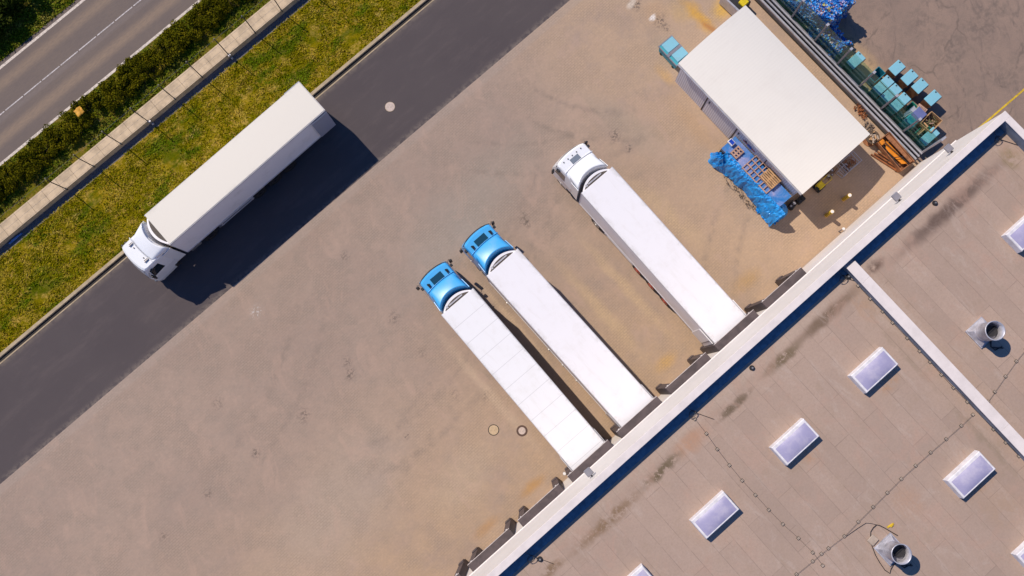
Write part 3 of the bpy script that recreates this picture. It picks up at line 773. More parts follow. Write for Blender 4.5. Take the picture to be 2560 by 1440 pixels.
# hanging cable loops at the parapet
for px, py in [(1735, 1040), (2110, 700), (1330, 1400), (2490, 345)]:
    x, y = U(px, py, 10.0); y = -6.2
    c = MB().tube([(x + .17 * math.cos(t_) * (1 + .03 * t_), y + 5.35 + .12 * math.sin(t_) - .01 * t_, RZ + .25 + .05 * math.sin(t_ * .5)) for t_ in [i * .5 for i in range(28)]], .014, 5)
    c.tube([(x, -.34, PZ - .2), (x + .05, -.6, RZ + .3), (x + .2, -1.0, RZ + .04), (x + .7, -1.9, RZ + .03)], .014, 5)
    c.build('cable_loop', 'black_plastic', WH)
# lightning conductors lying on the roof, on small square holders
def conductor(pts, label, fine=True):
    P3 = [U(px, py, RZ) for px, py in pts]
    t = thing('lightning_conductor', label, 'lightning conductor', (P3[0][0], P3[0][1], RZ), 0, 'lightning conductors on the warehouse roof')
    Q = [(x - P3[0][0], y - P3[0][1]) for x, y in P3]
    MB().tube([(x, y, .075) for x, y in Q], .007, 5).build('wire', 'dark_metal', t)
    for x, y in Q:
        h = MB(); h.box(x - .085, x + .085, y - .085, y + .085, .0, .05, bev=.015); o_ = h.build('holder', 'holder_grey', t)
        bm1(x - .06, x + .06, y - .06, y + .06, .05, .062).build('holder_top', 'cream', o_)
c6 = lambda L: [(1700 + x * .3195, 980 + y * .3195) for x, y in L]
c5 = lambda L: [(2060 + x * .2778, 1040 + y * .2778) for x, y in L]
c4 = lambda L: [(2080 + x * .2916, 640 + y * .2916) for x, y in L]
conductor(c6([(115, 212), (205, 325), (290, 447), (385, 572), (485, 692), (588, 805), (693, 922), (803, 1033), (925, 1143), (1037, 1255), (1115, 1357)]), 'thin roof wire running from the parapet between two skylights')
conductor(c6([(640, 1640), (770, 1530), (910, 1425), (1037, 1323), (1105, 1265), (1160, 1222), (1285, 1127), (1393, 1015)]) + c5([(440, 818), (567, 690), (693, 565), (822, 447), (957, 327), (1097, 207), (1233, 87)]) + c4([(1205, 1360)]), 'long roof wire running diagonal past the square plate to the white capping')
conductor(c4([(1335, 1248), (1393, 1165), (1485, 1032), (1578, 902), (1660, 800)]), 'roof wire near the exhaust stack at the right edge')
conductor(c4([(222, 255), (325, 367), (432, 475), (517, 572), (642, 703), (748, 815), (838, 908), (935, 1018), (1038, 1130), (1157, 1250)]) + c5([(1522, 118), (1632, 237), (1750, 360)]), 'roof wire hugging the dark side of the white capping')
x, y = U(2060 + 597 * .2778, 1040 + 985 * .2778, RZ)
tag(MB().box(-.2, .2, -.05, .05, 0, .04, bev=.01, rot=-.2).box(-.05, .12, -.09, .0, .04, .06).build('plastic_scrap', 'line_yellow', None, False, (x, y, RZ)), 'small yellow plastic scrap on the roof by the square plate', 'scrap')

# post lamp by dock, small
x, y = U(1412, 1185, 1.2)
t = thing('post_lamp', 'small pale round headed post between dock shelters', 'lamp', (x, -4.95, 0))
MB().cyl((0, 0, 0), .04, 1.2, 'z', 10).build('post', 'grey_metal', t); MB().cyl((0, 0, 1.2), .11, .06, 'z', 14, .08).build('head', 'white_plastic', t)

# ------------------------------------------------------------------ shed
SH = thing('shed', 'white roofed corrugated metal shed between yard and glass screen', 'shed', (20.9, -1.5, 0))
sw, sl = 5.62, 11.0
n = 14
def roofz(u): return 3.02 + .36 * (1 - abs(2 * u - 1) ** 2)
ms = MB(); prof = [(.05 + (sw - .1) * i / n, roofz(i / n) - .09) for i in range(n + 1)]
pts = [(.05, 0), (sw - .05, 0)] + prof[::-1]
for y0, y1 in ((0.05, sl - .05),):
    N = len(pts); vs = [(px, y0, pz) for px, pz in pts] + [(px, y1, pz) for px, pz in pts]
    ms.add(vs, [tuple(range(N)), tuple(range(2 * N - 1, N - 1, -1))] + [(i, (i + 1) % N, N + (i + 1) % N, N + i) for i in range(N)])
ms.build('wall', 'shed_wall', SH)
mr = MB(); vs = []; fs = []
for i in range(n + 1):
    u_ = i / n; xx = -.10 + (sw + .2) * u_
    for yy in (-.22, sl + .18): vs += [(xx, yy, roofz(u_)), (xx, yy, roofz(u_) - .06)]
for i in range(n):
    a_ = i * 4; fs += [(a_, a_ + 4, a_ + 6, a_ + 2), (a_ + 1, a_ + 3, a_ + 7, a_ + 5), (a_, a_ + 1, a_ + 5, a_ + 4), (a_ + 2, a_ + 6, a_ + 7, a_ + 3)]
fs += [(0, 2, 3, 1), (4 * n, 4 * n + 1, 4 * n + 3, 4 * n + 2)]
mr.add(vs, fs).build('roof', 'shed_roof', SH)
bm1(-.20, -.102, -.2, sl + .16, 2.86, 2.98, bev=.02).build('gutter', 'light_metal', SH)
bm1(-.02, .045, .05, sl - .05, 2.72, 2.86).build('eave_trim', 'light_metal', SH)
for i, yy in enumerate((8.35, 5.6, 2.85)):
    bm1(-.012, .05, yy - .03, yy + .03, 0, 2.75).build('door_gap', 'dark_metal', SH)
for yy in (8.30 - 2.68, 5.55 - 2.68):
    d_ = bm1(.0, .048, yy, yy + 2.65, .05, 2.7).build('sliding_door', 'shed_wall', SH)
    MB().box(-.05, 0, yy + 2.42, yy + 2.5, 1.9, 2.15).build('handle', 'dark_metal', d_)
sg = MB(); sg.box(-.02, -.005, 3.75, 4.85, 1.75, 1.92); sgo = sg.build('wall_sign', 'sign_red', SH)
bm1(-.03, -.021, 4.05, 4.45, 1.70, 2.0).build('sign_panel', 'sign_blue', sgo)
bm1(-.03, -.021, 4.55, 4.70, 1.86, 2.1).build('sign_panel', 'dark_metal', sgo)

# small teal skip with two lids by the shed corner
x, y = U(1685, 127, .9)
TS = thing('waste_skip', 'small teal steel skip with two pale lids at the shed corner', 'skip', (x + .02, y, 0), math.radians(-1))
MB().loft([[(-.50, -.80, .06), (.50, -.80, .06), (.50, .80, .06), (-.50, .80, .06)], [(-.56, -.88, .85), (.56, -.88, .85), (.56, .88, .85), (-.56, .88, .85)]]).build('body', 'teal_paint', TS)
MB().box(-.60, .60, -.92, -.86, .80, .87).box(-.60, .60, .86, .92, .80, .87).box(-.60, -.54, -.86, .86, .80, .87).box(.54, .60, -.86, .86, .80, .87).box(-.6, .6, -.10, .10, .852, .90).build('rim', 'grey_metal', TS)
bm1(-.40, .56, .12, .84, .852, .92, bev=.02).build('lid', 'teal_lid', TS); bm1(-.36, .58, -.76, -.12, .852, .95, bev=.02).build('lid', 'teal_lid', TS)
for sy in (-.6, .6):
    MB().cyl((-.56, sy, .07), .07, .08, 'x', 10).build('castor', 'black_rubber', TS)

# machine standing at the far end of the shed
x, y = U(1852, 12, .8)
t = thing('forklift_truck', 'black and yellow machine half hidden behind the far shed end', 'forklift', (x + .1, y + .35, 0), .05)
bm1(-.5, .5, -.7, .7, .25, .9, bev=.05).build('body', 'dark_metal', t); bm1(-.25, .3, -.65, -.15, .9, 1.15, bev=.05).build('engine_cover', 'yellow_paint', t)
bm1(-.75, -.62, -.9, .9, .1, 1.2, bev=.02).build('mast', 'light_metal', t)
for sx in (-.5, .5):
    for sy in (-.45, .5): MB().cyl((sx - .06, sy, .25), .25, .12, 'x', 14).build('wheel', 'black_rubber', t)

# ------------------------------------------------------------------ glass screen wall
GW = thing('glass_screen', 'long green tinted glass screen on a railed concrete base', 'glass screen', (29.1, -5.0, 0))
L = 30.0
bm1(-.30, .62, 0, L, 0, .12).build('base_kerb', 'gutter_dark', GW)
for xx, ww, zz in ((-.18, .14, .55), (.06, .12, .62), (.33, .12, .60)):
    MB().box(xx - ww / 2, xx + ww / 2, 0, L, zz - .16, zz, bev=.03).build('rail', 'light_metal', GW)
bm1(-.22, -.14, 0, L, .12, .385).build('web_plate', 'grey_metal', GW)
bm1(.48, .56, 0, L, .12, .40).build('web_plate', 'grey_metal', GW)
ys = [-3.09, -1.03, 1.01, 3.09, 5.25, 7.46, 9.6, 11.7, 13.8, 15.9, 18, 20.1, 22.2]
for yy in ys:
    q = MB().box(.46, .60, yy + 5 - .06, yy + 5 + .06, .12, 2.95, bev=.01).build('post', 'grey_metal', GW)
    MB().box(.44, .64, yy + 5 - .08, yy + 5 + .08, 2.95, 3.0).build('post_cap', 'light_metal', q)
MB().box(.35, .47, .02, .14, .12, 3.3, bev=.01).box(.60, .72, .02, .14, .12, 3.3, bev=.01).box(.35, .72, .02, .14, 3.3, 3.38).build('end_frame', 'light_metal', GW)
pv = [-5.0 + .16] + ys
for a_, b_ in zip(pv[:-1], pv[1:]):
    bm1(.53, .545, a_ + 5 + .07, b_ + 5 - .07, .5, 2.92).build('glass_pane', 'green_glass', GW)

# ------------------------------------------------------------------ bins behind the screen
c3 = lambda x, y: (2040 + x * .20833, 100 + y * .20833)
def bin_(cx, cy, lx, ly, h, body, lid, label, open_=False, lidfrac=1.0, rz=0.0):
    x, y = U(*c3(cx, cy), h)
    x = max(x, 29.76 + lx / 2)
    t = thing('waste_bin', label, 'waste bin', (x, y, 0), rz, 'teal waste bins behind the glass screen')
    a_, b_ = lx / 2, ly / 2
    B = MB()
    B.loft([[(-a_ * .9, -b_ * .85, .12), (a_ * .9, -b_ * .85, .12), (a_ * .9, b_ * .85, .12), (-a_ * .9, b_ * .85, .12)], [(-a_, -b_, h - .06), (a_, -b_, h - .06), (a_, b_, h - .06), (-a_, b_, h - .06)],
            [(-a_ + .04, -b_ + .04, h - .06), (a_ - .04, -b_ + .04, h - .06), (a_ - .04, b_ - .04, h - .06), (-a_ + .04, b_ - .04, h - .06)],
            [(-a_ * .85, -b_ * .8, .2 if open_ else h - .12), (a_ * .85, -b_ * .8, .2 if open_ else h - .12), (a_ * .85, b_ * .8, .2 if open_ else h - .12), (-a_ * .85, b_ * .8, .2 if open_ else h - .12)]])
    B.build('body', body, t)
    if not open_:
        o_ = bm1(a_ - lx * lidfrac, a_, -b_ - .01, b_ + .01, h - .058, h, bev=.025).build('lid', lid, t)
        MB().box(a_ - .14, a_ - .06, b_ * .35, b_ * .6, h, h + .03).build('handle', 'black_plastic', o_)
        if lidfrac == 1.0 and lx > 1.3: bm1(-.02, .02, -b_, b_, h, h + .015).build('lid_hinge', 'dark_metal', o_)
    for sx in (-1, 1):
        for sy in (-1, 1): MB().cyl((sx * a_ * .8 - .03, sy * b_ * .7, .08), .08, .06, 'x', 10).build('castor', 'black_rubber', t)
    MB().box(-a_ - .03, a_ + .03, -b_ - .05, -b_ - .015, h - .22, h - .17).build('side_rail', 'rust', t)
    return t
bin_(450, 270, 1.15, .66, 1.15, 'green_skip', 'teal_lid', 'teal waste bin standing alone nearest the crushed blue waste', lidfrac=1)
bin_(735, 410, 1.0, .64, 1.0, 'dark_teal', 'dark_teal', 'open dark blue teal waste bin beside the screen', True)
bin_(765, 580, 1.36, .66, 1.25, 'dark_teal', 'teal_lid', 'first teal bin of the row of three touching side by side')
bin_(870, 670, 1.36, .66, 1.25, 'dark_teal', 'teal_lid', 'middle teal bin of the row of three touching side by side')
bin_(985, 770, 1.36, .66, 1.25, 'dark_teal', 'teal_lid', 'third teal bin of the row of three, nearest the wooden crate')
bin_(975, 332, .95, .66, 1.2, 'brown_rust', 'teal_lid', 'pale lidded bin in the outer row next to the open bin')
bin_(1125, 445, 1.0, .66, 1.2, 'brown_rust', 'teal_lid', 'pale lidded bin in the middle of the outer row')
bin_(1250, 548, .95, .66, 1.2, 'brown_rust', 'teal_lid', 'pale lidded bin in the outer row with dark writing like marks')
bin_(1405, 692, .98, .66, 1.2, 'brown_rust', 'teal_lid', 'pale lidded bin farthest out from the screen, near the crates')
bin_(1360, 1160, 1.30, .60, .95, 'dark_teal', 'teal_lid', 'battered teal bin with pale lid closest to the building corner')
for cx, cy, lx, ly, h, lab in [(1010, 960, 1.5, .75, .85, 'dark green skip between teal bins and purple glazed box'), (1190, 1230, 1.2, 1.0, .7, 'dark green skip nearest the warehouse wall')]:
    x, y = U(*c3(cx, cy), h)
    x = max(x, 29.8 + lx / 2)
    t = thing('green_skip', lab, 'skip', (x, y, 0), 0, 'dark green skips by the screen')
    MB().loft([[(-lx * .4, -ly * .45, .05), (lx * .4, -ly * .45, .05), (lx * .4, ly * .45, .05), (-lx * .4, ly * .45, .05)], [(-lx / 2, -ly / 2, h), (lx / 2, -ly / 2, h), (lx / 2, ly / 2, h), (-lx / 2, ly / 2, h)],
               [(-lx / 2 + .06, -ly / 2 + .06, h), (lx / 2 - .06, -ly / 2 + .06, h), (lx / 2 - .06, ly / 2 - .06, h), (-lx / 2 + .06, ly / 2 - .06, h)], [(-lx * .38, -ly * .4, .2), (lx * .38, -ly * .4, .2), (lx * .38, ly * .4, .2), (-lx * .38, ly * .4, .2)]]).build('body', 'green_skip', t)
    bm1(-lx / 2 - .04, lx / 2 + .04, -ly / 2 - .04, -ly / 2 - .001, h - .1, h).build('rim', 'grey_metal', t)
x, y = U(*c3(1170, 950), 1.2)
x = max(x, 30.65)
t = thing('glazed_box', 'teal box with sloping purple glazed top under the screen', 'box', (x, y, 0))
bm1(-.85, .55, -.36, .36, 0, 1.15, bev=.02).build('body', 'teal_paint', t); bm1(-.25, .54, -.35, .35, 1.152, 1.19, bev=.01).build('top_pane', 'purple_glass', t)
MB().box(-.82, -.30, -.3, .3, 1.152, 1.17).build('side_flap', 'dark_teal', t)
x, y = U(*c3(1390, 980), 1.1)
t = thing('open_crate', 'open wooden crate heaped with scraps beside the bins', 'crate', (x, y, 0), .08)
cr = MB()
for sx in (-1, 1):
    for k in range(5): cr.box(sx * .55 - .02, sx * .55 + .02, -.45, .45, .1 + k * .2, .25 + k * .2); cr.box(-.53, .53, sx * .45 - .02, sx * .45 + .02, .1 + k * .2, .25 + k * .2)
cr.build('side_boards', 'wood', t)
def rubble(name, mat, n, bx, by, bz, s, parent=None, sm=.5):
    mm = MB()
    for i in range(n):
        cx, cy = rng.uniform(-bx, bx), rng.uniform(-by, by); cz = rng.uniform(.2, 1) * bz
        a_ = rng.uniform(0, math.pi); l_ = s * rng.uniform(.5, 2.2); w_ = s * rng.uniform(.2, .6)
        mm.box(cx - l_ / 2, cx + l_ / 2, cy - w_ / 2, cy + w_ / 2, cz, cz + s * rng.uniform(.1, .5), rot=a_)
    o_ = mm.build(name, mat, parent)
    if parent is not None: o_['kind'] = 'stuff'
    return o_
rubble('scrap_fill', 'debris', 70, .42, .33, .85, .14, t); rubble('scrap_fill', 'wood_pink', 14, .42, .33, .95, .14, t)
x, y = U(*c3(1255, 860), 1.2)
t = thing('pallet_stack', 'stack of pinkish wooden pallets beside the open crate', 'pallet', (x, y, 0), .15)
for k in range(4):
    mp = MB()
    for q in range(6): mp.box(-.55, .55, -.30 + q * .11, -.22 + q * .11, .24 * k + .20, .24 * k + .22)
    for q in (-.5, 0, .5): mp.box(q - .05, q + .05, -.3, .36, .24 * k + .06, .24 * k + .20)
    mp.build('pallet', 'wood_pink', t)
x, y = U(*c3(1140, 850), 1.4)
tag(MB().plate([(-.45, -.05, 1.05), (.45, -.20, 1.15), (.42, .12, 1.35), (-.42, .16, 1.3)], .03, (0, 0, 1)).box(-.4, -.36, 0, .04, 0, 1.1).box(.36, .4, -.05, 0, 0, 1.15).build('white_board', 'white_plastic', None, False, (x, y, 0)), 'tilted white board lying over the bins', 'board')
x, y = U(*c3(1280, 1090), 1.0)
tag(MB().box(-.55, .55, -.04, .04, 0, .9).box(-.55, -.47, .04, .5, .82, .9).box(.47, .55, .04, .55, .82, .9).box(-.55, .55, .5, .58, .8, .9).box(-.5, .5, .1, .12, .85, .89).build('wooden_frame', 'wood', None, False, (x, y, 0)), 'pale timber frame propped behind the open crate', 'frame')

# heap of crushed blue plastic
def crumple(name, mat, parent, fn, nx, ny, thick=0.0):
    vs = []; fs = []
    for i in range(nx + 1):
        for j in range(ny + 1): vs.append(fn(i / nx, j / ny))
    for i in range(nx):
        for j in range(ny): q = i * (ny + 1) + j; fs.append((q, q + ny + 1, q + ny + 2, q + 1))
    return MB().add(vs, fs).build(name, mat, parent)
def nz(x, y, z=0): return noise.noise(Vector((x, y, z)))
def heap(cx, cy, hx, hy, h, label, seed):
    t = thing('plastic_bale_stack', label, 'plastic waste', (cx, cy, 0), 0, 'heaps of blue plastic waste')
    def fn(u, v):
        # box-like lump with ragged faces: a profile in both directions
        def prof(s): # -> lateral fraction, height fraction
            if s < .18: return -1 - .05 * (1 - s / .18), s / .18
            if s > .82: return 1 + .05 * ((s - .82) / .18), (1 - s) / .18
            return (s - .5) / .32, 1.0
        a_, ha = prof(u); b_, hb = prof(v)
        hh = min(ha, hb)
        x_ = a_ * hx; y_ = b_ * hy; z_ = hh * h
        k = .30; x_ += k * nz(u * 9, v * 9, seed) + .09 * nz(x_ * 9, y_ * 9, z_ * 9 + seed); y_ += k * nz(u * 9, v * 9, seed + 5) + .09 * nz(x_ * 9, y_ * 9, z_ * 9 + seed + 3)
        z_ += (.28 * nz(u * 7, v * 7, seed + 9) + .14 * nz(u * 40, v * 40, seed) + .10 * nz(u * 90, v * 90, seed)) * (hh > .05) + .12 * hh * math.sin(u * 3.1 + seed)
        return (x_, y_, max(z_, -.01))
    crumple('heap', 'blue_plastic_waste', t, fn, 120, 120)
    mm = MB()
    for i in range(500):
        u_, v_ = rng.uniform(.15, .85, 2); p_ = fn(u_, v_); s_ = rng.uniform(.03, .10)
        mm.box(p_[0] - s_, p_[0] + s_, p_[1] - s_ * .6, p_[1] + s_ * .6, p_[2], p_[2] + s_ * .8, rot=rng.uniform(0, 3))
    q = mm.build('loose_scrap', 'blue_plastic_waste', t); q['kind'] = 'stuff'
heap(31.30, 8.35, 1.15, 3.0, 2.35, 'tall heap of crushed blue plastic behind the glass screen', 1.0)
heap(30.45, 4.85, .62, 1.25, .85, 'lower heap of blue plastic scraps nearest the lone teal bin', 8.0)

# ------------------------------------------------------------------ clutter between shed and building
c2 = lambda x, y: (1760 + x * .22222, 320 + y * .22222)
x, y = U(*c2(2160, 260), .7)
t = thing('rusty_container', 'rusty brown steel container with an orange slab inside', 'container', (x, y, 0), math.radians(-4))
MB().box(-.48, .48, -1.25, 1.25, .05, .12).box(-.5, -.45, -1.25, 1.25, .12, .55).box(.45, .5, -1.25, 1.25, .12, .75).box(-.45, .45, 1.2, 1.25, .12, .6).box(-.45, .45, -1.25, -1.2, .12, .5).build('body', 'brown_rust', t)
MB().prism([(-.30, .5), (.10, .9), (.22, -1.1), (-.12, -.9)], .35, .42).build('orange_plate', 'orange_paint', t)
MB().prism([(.12, 1.15), (.42, 1.15), (.44, -1.15), (.24, -1.15)], .60, .66).build('cover_plate', 'brown_rust', t)
MB().box(-.42, -.1, .85, 1.15, .5, .62).build('orange_plate', 'orange_paint', t)
MB().tube([(-.32, .9, .5), (-.38, -.9, .5)], .03, 6).tube([(-.15, 1.0, .6), (.2, -1.2, .55)], .03, 6).tube([(-.42, -.2, .6), (.4, -.7, .62)], .025, 6).build('steel_bar', 'dark_metal', t)
x, y = U(*c2(2070, 340), .3)
t = thing('scrap_beams', 'dark rusty steel beams beside the brown container', 'scrap metal', (x - .05, y, 0), .25)
for k in range(3): MB().box(-.3 + k * .16, -.2 + k * .16, -1.1 + .1 * k, 1.0 - .12 * k, .02 + .07 * k, .12 + .07 * k).box(-.34 + k * .16, -.16 + k * .16, -.9, -.8, .12 + .07 * k, .16 + .07 * k).build('beam', 'rust', t)
x, y = U(*c2(1900, 100), .6)
t = thing('cable_drum', 'wooden cable drum piled with pale offcuts behind the shed', 'cable drum', (x, y, 0))
MB().cyl((0, 0, .02), .48, .05, 'z', 24).cyl((0, 0, .07), .25, .45, 'z', 16).build('drum', 'brown_rust', t)
MB().cyl((0, 0, .52), .46, .05, 'z', 24).build('flange', 'wood_dark', t)
rubble('offcut', 'cream', 9, .28, .28, .25, .20, t).location.z = .5
rubble('offcut', 'wood', 8, .35, .35, .25, .16, t).location.z = .5
for px, py, n_, bx, by, mat, lab in [(2152, 278, 26, .22, .5, 'rust', 'heap of dark rusty scrap along the glass screen base'), (2172, 318, 16, .4, .35, 'junk', 'scattered pale junk beside the cable drum'),
                                     (2225, 395, 18, .2, .45, 'wood_dark', 'dark offcuts lying under the brown container end')]:
    x, y = U(px, py, .2); o = rubble('scrap_pile', mat, n_ * 2, bx, by, .22, .13); o.location = (x, y, 0); tag(o, lab, 'scrap pile', 'scrap piles')
# lattice scrap cage with metal
x, y = U(*c2(1650, 380), .8)
t = thing('scrap_cage', 'mesh cage filled with brown scrap in the shed shade', 'cage', (x, y, 0), .0)
mg = MB()
for sx in (-1, 1):
    for sy in (-1, 1): mg.box(sx * .55 - .02, sx * .55 + .02, sy * .4 - .02, sy * .4 + .02, 0, .95)
for z in (.1, .5, .93):
    for s_ in (-1, 1): mg.box(-.55, .55, s_ * .4 - .015, s_ * .4 + .015, z, z + .025); mg.box(s_ * .55 - .015, s_ * .55 + .015, -.4, .4, z, z + .025)
for k in range(-4, 5):
    mg.box(k * .12 - .006, k * .12 + .006, -.405, -.395, .1, .95); mg.box(k * .12 - .006, k * .12 + .006, .395, .405, .1, .95)
mg.build('frame', 'light_metal', t); rubble('contents', 'brown_rust', 34, .4, .28, .6, .15, t); rubble('contents', 'junk', 20, .45, .3, .6, .12, t)
x, y = U(*c2(1590, 470), .6)
t = thing('wire_basket', 'small wire basket leaning against the scrap cage', 'basket', (x, y, 0), .1)
mg = MB()
for k in range(7): mg.box(-.34 + k * .11, -.33 + k * .11, -.25, .25, .55, .57)
for z in (.05, .55):
    for s_ in (-1, 1): mg.box(-.35, .35, s_ * .25 - .015, s_ * .25 + .015, z, z + .03); mg.box(s_ * .35 - .015, s_ * .35 + .015, -.25, .25, z, z + .03)
for sx in (-1, 1):
    for sy in (-1, 1): mg.box(sx * .35 - .015, sx * .35 + .015, sy * .25 - .015, sy * .25 + .015, 0, .57)
mg.build('wires', 'light_metal', t)
# yellow plate compactor with its handle
x, y = U(*c2(1320, 640), .6)
t = thing('yellow_compactor', 'small yellow engined machine parked at the shed end', 'machine', (x, y, 0), math.radians(2))
bm1(-.35, .35, -.28, .28, .05, .16, bev=.03).build('base_plate', 'dark_metal', t); bm1(-.24, .22, -.20, .22, .2, .62, bev=.06).build('engine_hood', 'yellow_paint', t)
MB().cyl((-.28, 0, .2), .12, .3, 'z', 14).cyl((-.3, -.2, .16), .06, .2, 'z', 10).build('engine', 'black_plastic', t)
MB().tube([(.25, -.18, .3), (.7, -.2, .8), (.75, .0, .85), (.7, .2, .8), (.25, .18, .3)], .02, 6).build('handle', 'yellow_paint', t)
for sy in (-.26, .26): MB().cyl((-.2, sy - .03, .1), .1, .06, 'y', 12).build('wheel', 'black_rubber', t)
x, y = U(*c2(1420, 525), .5)
t = thing('wheel_set', 'pair of small wheels and pipes lying by the shed end wall', 'wheels', (x, y, 0), 0)
for cx, cy, r in ((0, 0, .17), (.42, .12, .13), (.22, -.1, .09)):
    w_ = MB().cyl((cx, cy, .12), r, .10, 'z', 18).build('wheel', 'junk', t); MB().cyl((cx, cy, .22), r * .5, .02, 'z', 14).build('hub', 'light_metal', w_)
MB().tube([(-.3, .1, .1), (.7, .3, .12)], .03, 6).tube([(-.2, -.2, .1), (.8, .0, .1)], .025, 6).build('pipe', 'rust', t)
# bollards
for (px, py), lab in zip([(2109, 498), (2066, 538)], ['black and yellow banded bollard nearer the glass screen', 'black and yellow banded bollard nearer the loading docks']):
    x, y = U(px, py)
    t = thing('bollard', lab, 'bollard', (x, y, 0), 0, 'banded bollards by the warehouse wall')
    MB().cyl((0, 0, 0), .125, 1.15, 'z', 20).build('post', 'black_yellow_bands', t); MB().cyl((0, 0, 1.15), .115, .03, 'z', 20, .10).build('cap', 'white_plastic', t)
x, y = U(2106, 569, .9)
t = thing('post_lamp', 'small round topped post against the warehouse wall by the bollards', 'lamp', (x, -5.18, 0))
MB().cyl((0, 0, 0), .04, .9, 'z', 10).build('post', 'grey_metal', t); MB().cyl((0, 0, .9), .10, .06, 'z', 14, .08).build('head', 'white_plastic', t)

# ---- covered stack, tarpaulin and pallets leaning against the shed
x0s, x1s, y0s, y1s, zs = 19.28, 20.78, -2.05, 3.55, 1.5
ax, ay = U(*c2(825, 910), zs); bx_, by_ = U(*c2(270, 290), zs)
x0s = (ax + bx_) / 2; y0s = ay; y1s = by_ + .55
t = thing('covered_stack', 'stored goods under bluish plastic film against the shed wall', 'covered goods', (x0s, y0s, 0))
wd, ln = 20.80 - x0s, y1s - y0s
bm1(.05, wd, .05, ln, 0, zs - .05).build('crates', 'wood_dark', t)
crumple('film', 'film_sheet', t, lambda u, v: (u * wd, v * ln, zs + .02 * nz(u * 4, v * 12, 2) + .012 * nz(u * 20, v * 50, 3)), 24, 70).modifiers.new('s', 'SOLIDIFY').thickness = .03
bm1(-.02, .0, 0, ln, zs - .25, zs + .01).build('edge_board', 'grey_metal', t)
TP = thing('blue_tarpaulin', 'crumpled bright blue tarpaulin hanging down beside the covered stack', 'tarpaulin', (x0s, y0s, 0))
def tf(u, v):
    # u: from the stack edge outwards and down, v: along the stack
    yy = -.55 + v * (ln + .15)
    wv = .50 + .20 * nz(v * 5, 0, 1) + .07 * math.sin(v * 9)
    if v < .22: wv += .30 * (1 - v / .22)
    out = wv * (u ** .85)
    zz = (zs + .02) * (1 - u ** 2.2) + .05 + .26 * nz(u * 3, v * 16, 5) * (.3 + u) + .12 * nz(u * 6, v * 38, 8)
    return (-out + .12 * (1 - u) + .05 * nz(u * 4, v * 24, 2), yy + .08 * nz(u * 6, v * 9, 12), max(zz, .02))
o = crumple('sheet', 'blue_tarpaulin', TP, tf, 30, 150); o.modifiers.new('s', 'SOLIDIFY').thickness = .015
def tf2(u, v):   # bunched end near the first pallet
    a_ = v * 2 * math.pi; r = (.02 + .50 * u) * (1 + .34 * nz(math.cos(a_) * 1.5, math.sin(a_) * 1.5, 3))
    return (-.30 + r * 1.0 * math.cos(a_), ln - .45 + r * 1.45 * math.sin(a_), max(.03, 1.35 * (1 - u ** 1.8) + .35 * nz(u * 4, math.cos(a_) * 2, math.sin(a_) * 2 + 4) + .12 * nz(u * 12, math.cos(a_) * 7, math.sin(a_) * 7)))
crumple('bunched_end', 'blue_tarpaulin', TP, tf2, 26, 60)
def tf3(u, v):   # foot end wrapping the corner
    a_ = math.pi + v * math.pi * .62; r = .15 + .95 * u
    return (.42 + r * .95 * math.cos(a_), .30 + r * .95 * math.sin(a_), max(.03, (zs - .1) * (1 - u ** 2.4) + .22 * nz(u * 4, v * 6, 14) + .08 * nz(u * 14, v * 20, 2)))
crumple('foot_end', 'blue_tarpaulin', TP, tf3, 26, 50)
for cx, cy, r in [(*c2(700, 1000), .25), (*c2(795, 1040), .22), (*c2(610, 925), .16)]:
    x, y = U(cx, cy, .1)
    crumple('trailing_scrap', 'blue_tarpaulin', TP, lambda u, v: (x - x0s + (u - .5) * 2 * r + .1 * nz(u * 3, v * 3, cx), y - y0s + (v - .5) * 2 * r + .1 * nz(u * 3, v * 3, cy), .12 + .12 * nz(u * 5, v * 5, cx)), 14, 14)
tw = MB()
for k in range(60):
    bx2 = x0s - .5 + rng.uniform(-.35, .05); by2 = y0s + rng.uniform(.9, 3.9)
    tw.tube([(bx2, by2, .02), (bx2 + rng.uniform(-.3, .15), by2 + rng.uniform(-.2, .2), rng.uniform(.1, .5))], .012, 4)
tag(tw.build('brushwood', 'wood_dark'), 'dark twigs sticking out below the blue tarpaulin', 'twigs', None, 'stuff')
def pallet(cx, cy, lx, ly, z, mat, label, nb=7, nl=3, rz=0, along='x', close=True):
    x, y = U(cx, cy, z)
    t = thing('pallet', label, 'pallet', (x, y, zs + .035), rz, 'wooden pallets on the covered stack')
    m_ = MB()
    for k in range(nl):
        q = -ly / 2 + .05 + k * (ly - .1) / (nl - 1); m_.box(-lx / 2, lx / 2, q - .045, q + .045, 0, .10)
    m_.build('bearer', mat, t); m_ = MB()
    for k in range(nb):
        q = -lx / 2 + .05 + k * (lx - .1) / (nb - 1); w_ = .05 if close else .035; m_.box(q - w_, q + w_, -ly / 2, ly / 2, .102, .13)
    m_.build('deck_boards', mat, t); return t
pallet(*c2(368, 280), .72, .58, zs, 'wood_pink', 'small pinkish pallet at the upper end of the covered stack', 4, 3, 0)
def grid_frame(cx, cy, lx, ly, mat, label, nx, ny):
    x, y = U(cx, cy, zs); t = thing('timber_frame', label, 'timber frame', (x, y, zs + .04))
    m_ = MB()
    for k in range(nx): q = -lx / 2 + .035 + k * (lx - .07) / (nx - 1); m_.box(q - .035, q + .035, -ly / 2, ly / 2, .062, .10)
    m_.build('long_rail', mat, t); m_ = MB()
    for k in range(ny): q = -ly / 2 + .035 + k * (ly - .07) / (ny - 1); m_.box(-lx / 2, lx / 2, q - .03, q + .03, .0, .06)
    m_.build('cross_rail', mat, t); return t
grid_frame(*c2(640, 525), 1.30, 2.30, 'wood_pink', 'large open timber grid lying over the film of the covered stack', 4, 8)
